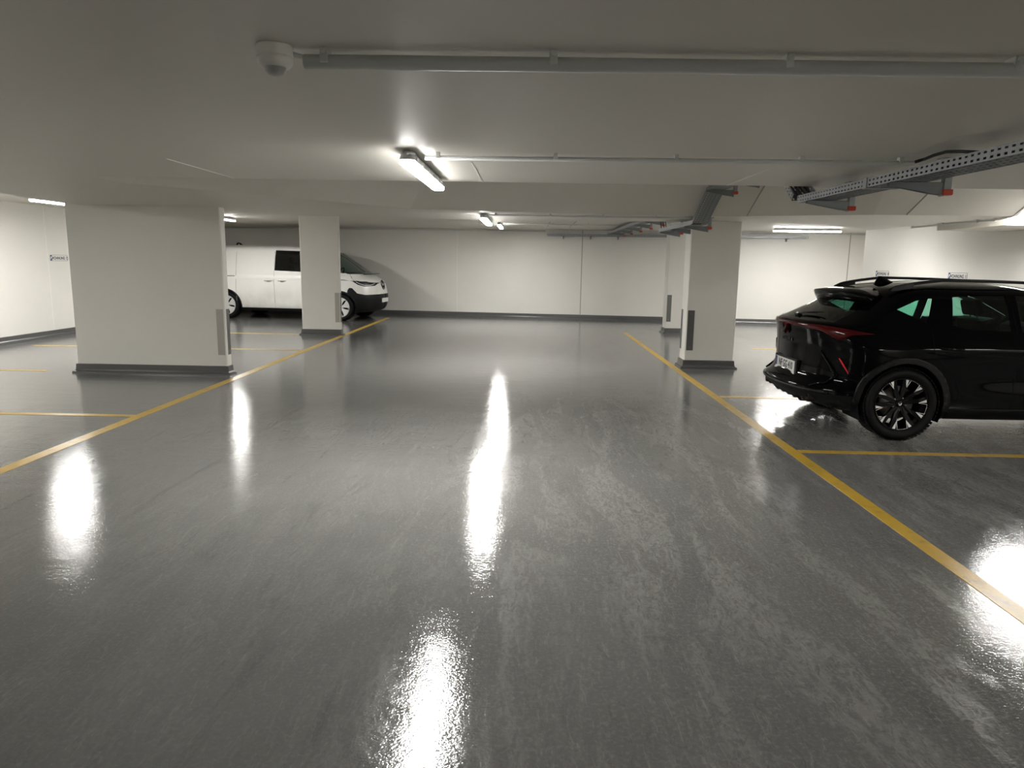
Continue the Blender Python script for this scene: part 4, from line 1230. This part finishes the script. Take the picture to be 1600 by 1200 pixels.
    for s in (-1, 1):
        rl = MB(); rl.tube([(x, s*(B_.y_at(x, 1.10)+0.000), 1.10) for x in (0.25,0.5,0.75,0.99)], 0.010, 6); rl.build('slide_rail', M_trim_black, root)
        for x0 in (1.80, 2.17):
            rc = MB(); rc.tube([(x0+0.05+0.12*i/6, s*(B_.y_at(x0+0.1,0.985)+0.001), 0.985) for i in range(7)], [0.006,0.018,0.022,0.024,0.022,0.018,0.006], 10); rc.build('handle_shade', M_dark_joint, root)  # dark ellipse painted as the shade behind the handle
            h = MB(); pts = []
            for i in range(9):
                x = x0+0.22*i/8; bow = math.sin(math.pi*i/8)
                pts.append((x, s*(B_.y_at(x, 1.0)+0.006+0.030*bow**0.5), 1.0+0.01*bow))
            h.tube(pts, [0.010]+[0.017]*7+[0.010], 10); h.build('door_handle', M_vanwhite, root)
        st = MB(); st.tube([(3.55, s*(B_.y_at(3.55,1.06)+0.003), 1.055),(3.9, s*(B_.y_at(3.9,1.05)+0.003), 1.045),(4.18, s*(B_.y_at(4.18,1.02)+0.003), 1.015)], 0.008, 6); st.build('trim_strip', M_trim_black, root)
        rt_ = MB(); rt_.tube([(4.20, s*(B_.y_at(4.20,1.025)+0.002), 1.025),(4.42, s*(B_.y_at(4.42,1.005)+0.003), 1.005),(4.575, s*(B_.y_at(4.575,0.97)+0.003), 0.972),(4.60, s*0.12, 0.985)], 0.006, 6); rt_.build('nose_strip', M_trim_black, root)
    # round nose emblem: ring with letter strokes
    em = MB(); Me = Matrix.Translation((4.625,0,0.915)) @ Matrix.Rotation(R(90-14), 4, 'Y')
    em.lathe([(0.112,0.0),(0.114,0.012),(0.128,0.012),(0.130,0.0)], 36, Me, True, close=True)
    def stroke(a, b):
        em.tube([Me @ Vector((-a[1],a[0],0.010)), Me @ Vector((-b[1],b[0],0.010))], 0.009, 6)
    for s in (-1, 1):
        stroke((s*0.040,0.105),(0.0,0.012)); stroke((s*0.108,0.030),(s*0.052,-0.098)); stroke((s*0.052,-0.098),(0.0,-0.010))
    em.build('emblem', M_trim_black, root)
    np_ = MB(); np_.bbox((4.680,-0.26,0.465),(4.695,0.26,0.575),0.002); np_.build('number_plate', M_plate_w, root)
    ml = MB(); ml.bbox((4.30,-0.60,1.185),(4.36,0.60,1.20),0.004); ml.build('windscreen_wiper', M_trim_black, root)
    MB().tube([(0.72,0.0,1.895),(0.66,0.0,1.945),(0.60,0.0,1.955),(0.58,0.0,1.90)], [0.03,0.022,0.02,0.03], 8).build('roof_aerial', M_trim_black, root)
    # interior
    MB().box((0.1,-0.85,0.28),(3.6,0.85,0.36)).build('floor_pan', M_interior, root)
    MB().box((1.95,-0.83,0.36),(2.0,0.83,1.66)).build('bulkhead', M_interior, root)
    MB().bbox((3.45,-0.86,0.75),(4.1,0.86,1.14),0.05).build('dashboard', M_interior, root)
    for y in (-0.42, 0.42):
        m = MB(); m.bbox((2.45,y-0.25,0.72),(2.98,y+0.25,0.88),0.04)
        Mx = Matrix.Translation((2.5,y,0.84)) @ Matrix.Rotation(R(-12),4,'Y'); m.bbox((-0.07,-0.25,0),(0.07,0.25,0.58),0.05,Mx); m.bbox((-0.05,-0.13,0.61),(0.05,0.13,0.78),0.03,Mx); m.build('seat', M_interior, root)
    sw = MB(); Ms = Matrix.Translation((3.30,0.42,1.17)) @ Matrix.Rotation(R(-60),4,'Y')
    sw.tube([Ms @ Vector((0.19*math.cos(2*math.pi*k/24),0.19*math.sin(2*math.pi*k/24),0)) for k in range(25)], 0.015, 8); sw.tube([Ms @ Vector((0,0,0)),(3.5,0.42,1.06)],0.02,6); sw.build('steering_wheel', M_interior, root)
    for cx in (AR, AF):
        make_van_wheel(root, (cx, -0.862, ZC), False)
        make_van_wheel(root, (cx, 0.862, ZC), True)
    return root
van = make_van()
_a = R(-6.0); _c, _s = math.cos(_a), math.sin(_a)
van.location = (-7.82-(_c*0.72-_s*(-0.975)), 18.45-(_s*0.72+_c*(-0.975)), 0); van.rotation_euler = (0,0,_a)
# ------------------------------------------------------------------ camera, world, colour
f_px, pit, yaw, rol = 1110.0, R(9.695), R(-1.045), R(0.917)
c_, s_ = math.cos(yaw), math.sin(yaw); A = Matrix(((c_,-s_,0),(0,0,-1),(s_,c_,0)))
c_, s_ = math.cos(pit), math.sin(pit); B = Matrix(((1,0,0),(0,c_,-s_),(0,s_,c_)))
c_, s_ = math.cos(rol), math.sin(rol); Cc = Matrix(((c_,-s_,0),(s_,c_,0),(0,0,1)))
Mw = Cc @ B @ A
rt, dn, fw = Vector(Mw[0]), Vector(Mw[1]), Vector(Mw[2])
rot = Matrix((rt, -dn, -fw)).transposed().to_4x4()
cam = bpy.data.cameras.new('camera'); cam.sensor_width = 36.0; cam.lens = 36.0*f_px/1600.0; cam.clip_start = 0.05; cam.clip_end = 100
co_ = bpy.data.objects.new('camera', cam); COL.objects.link(co_)
co_.matrix_world = Matrix.Translation((0,0,1.55)) @ rot
S.camera = co_
wd = bpy.data.worlds.new('world'); wd.use_nodes = True
wd.node_tree.nodes['Background'].inputs[0].default_value = (0.9,0.95,1,1); wd.node_tree.nodes['Background'].inputs[1].default_value = 0.0
S.world = wd
S.view_settings.view_transform = 'Standard'; S.view_settings.look = 'None'; S.view_settings.gamma = 1.0; S.view_settings.exposure = EXPOSURE
S.view_settings.use_curve_mapping = False
S.cycles.use_denoising = True
S.cycles.max_bounces = 10; S.cycles.diffuse_bounces = 6; S.cycles.glossy_bounces = 5; S.cycles.transmission_bounces = 6; S.cycles.transparent_max_bounces = 16
S.cycles.caustics_reflective = False; S.cycles.caustics_refractive = False
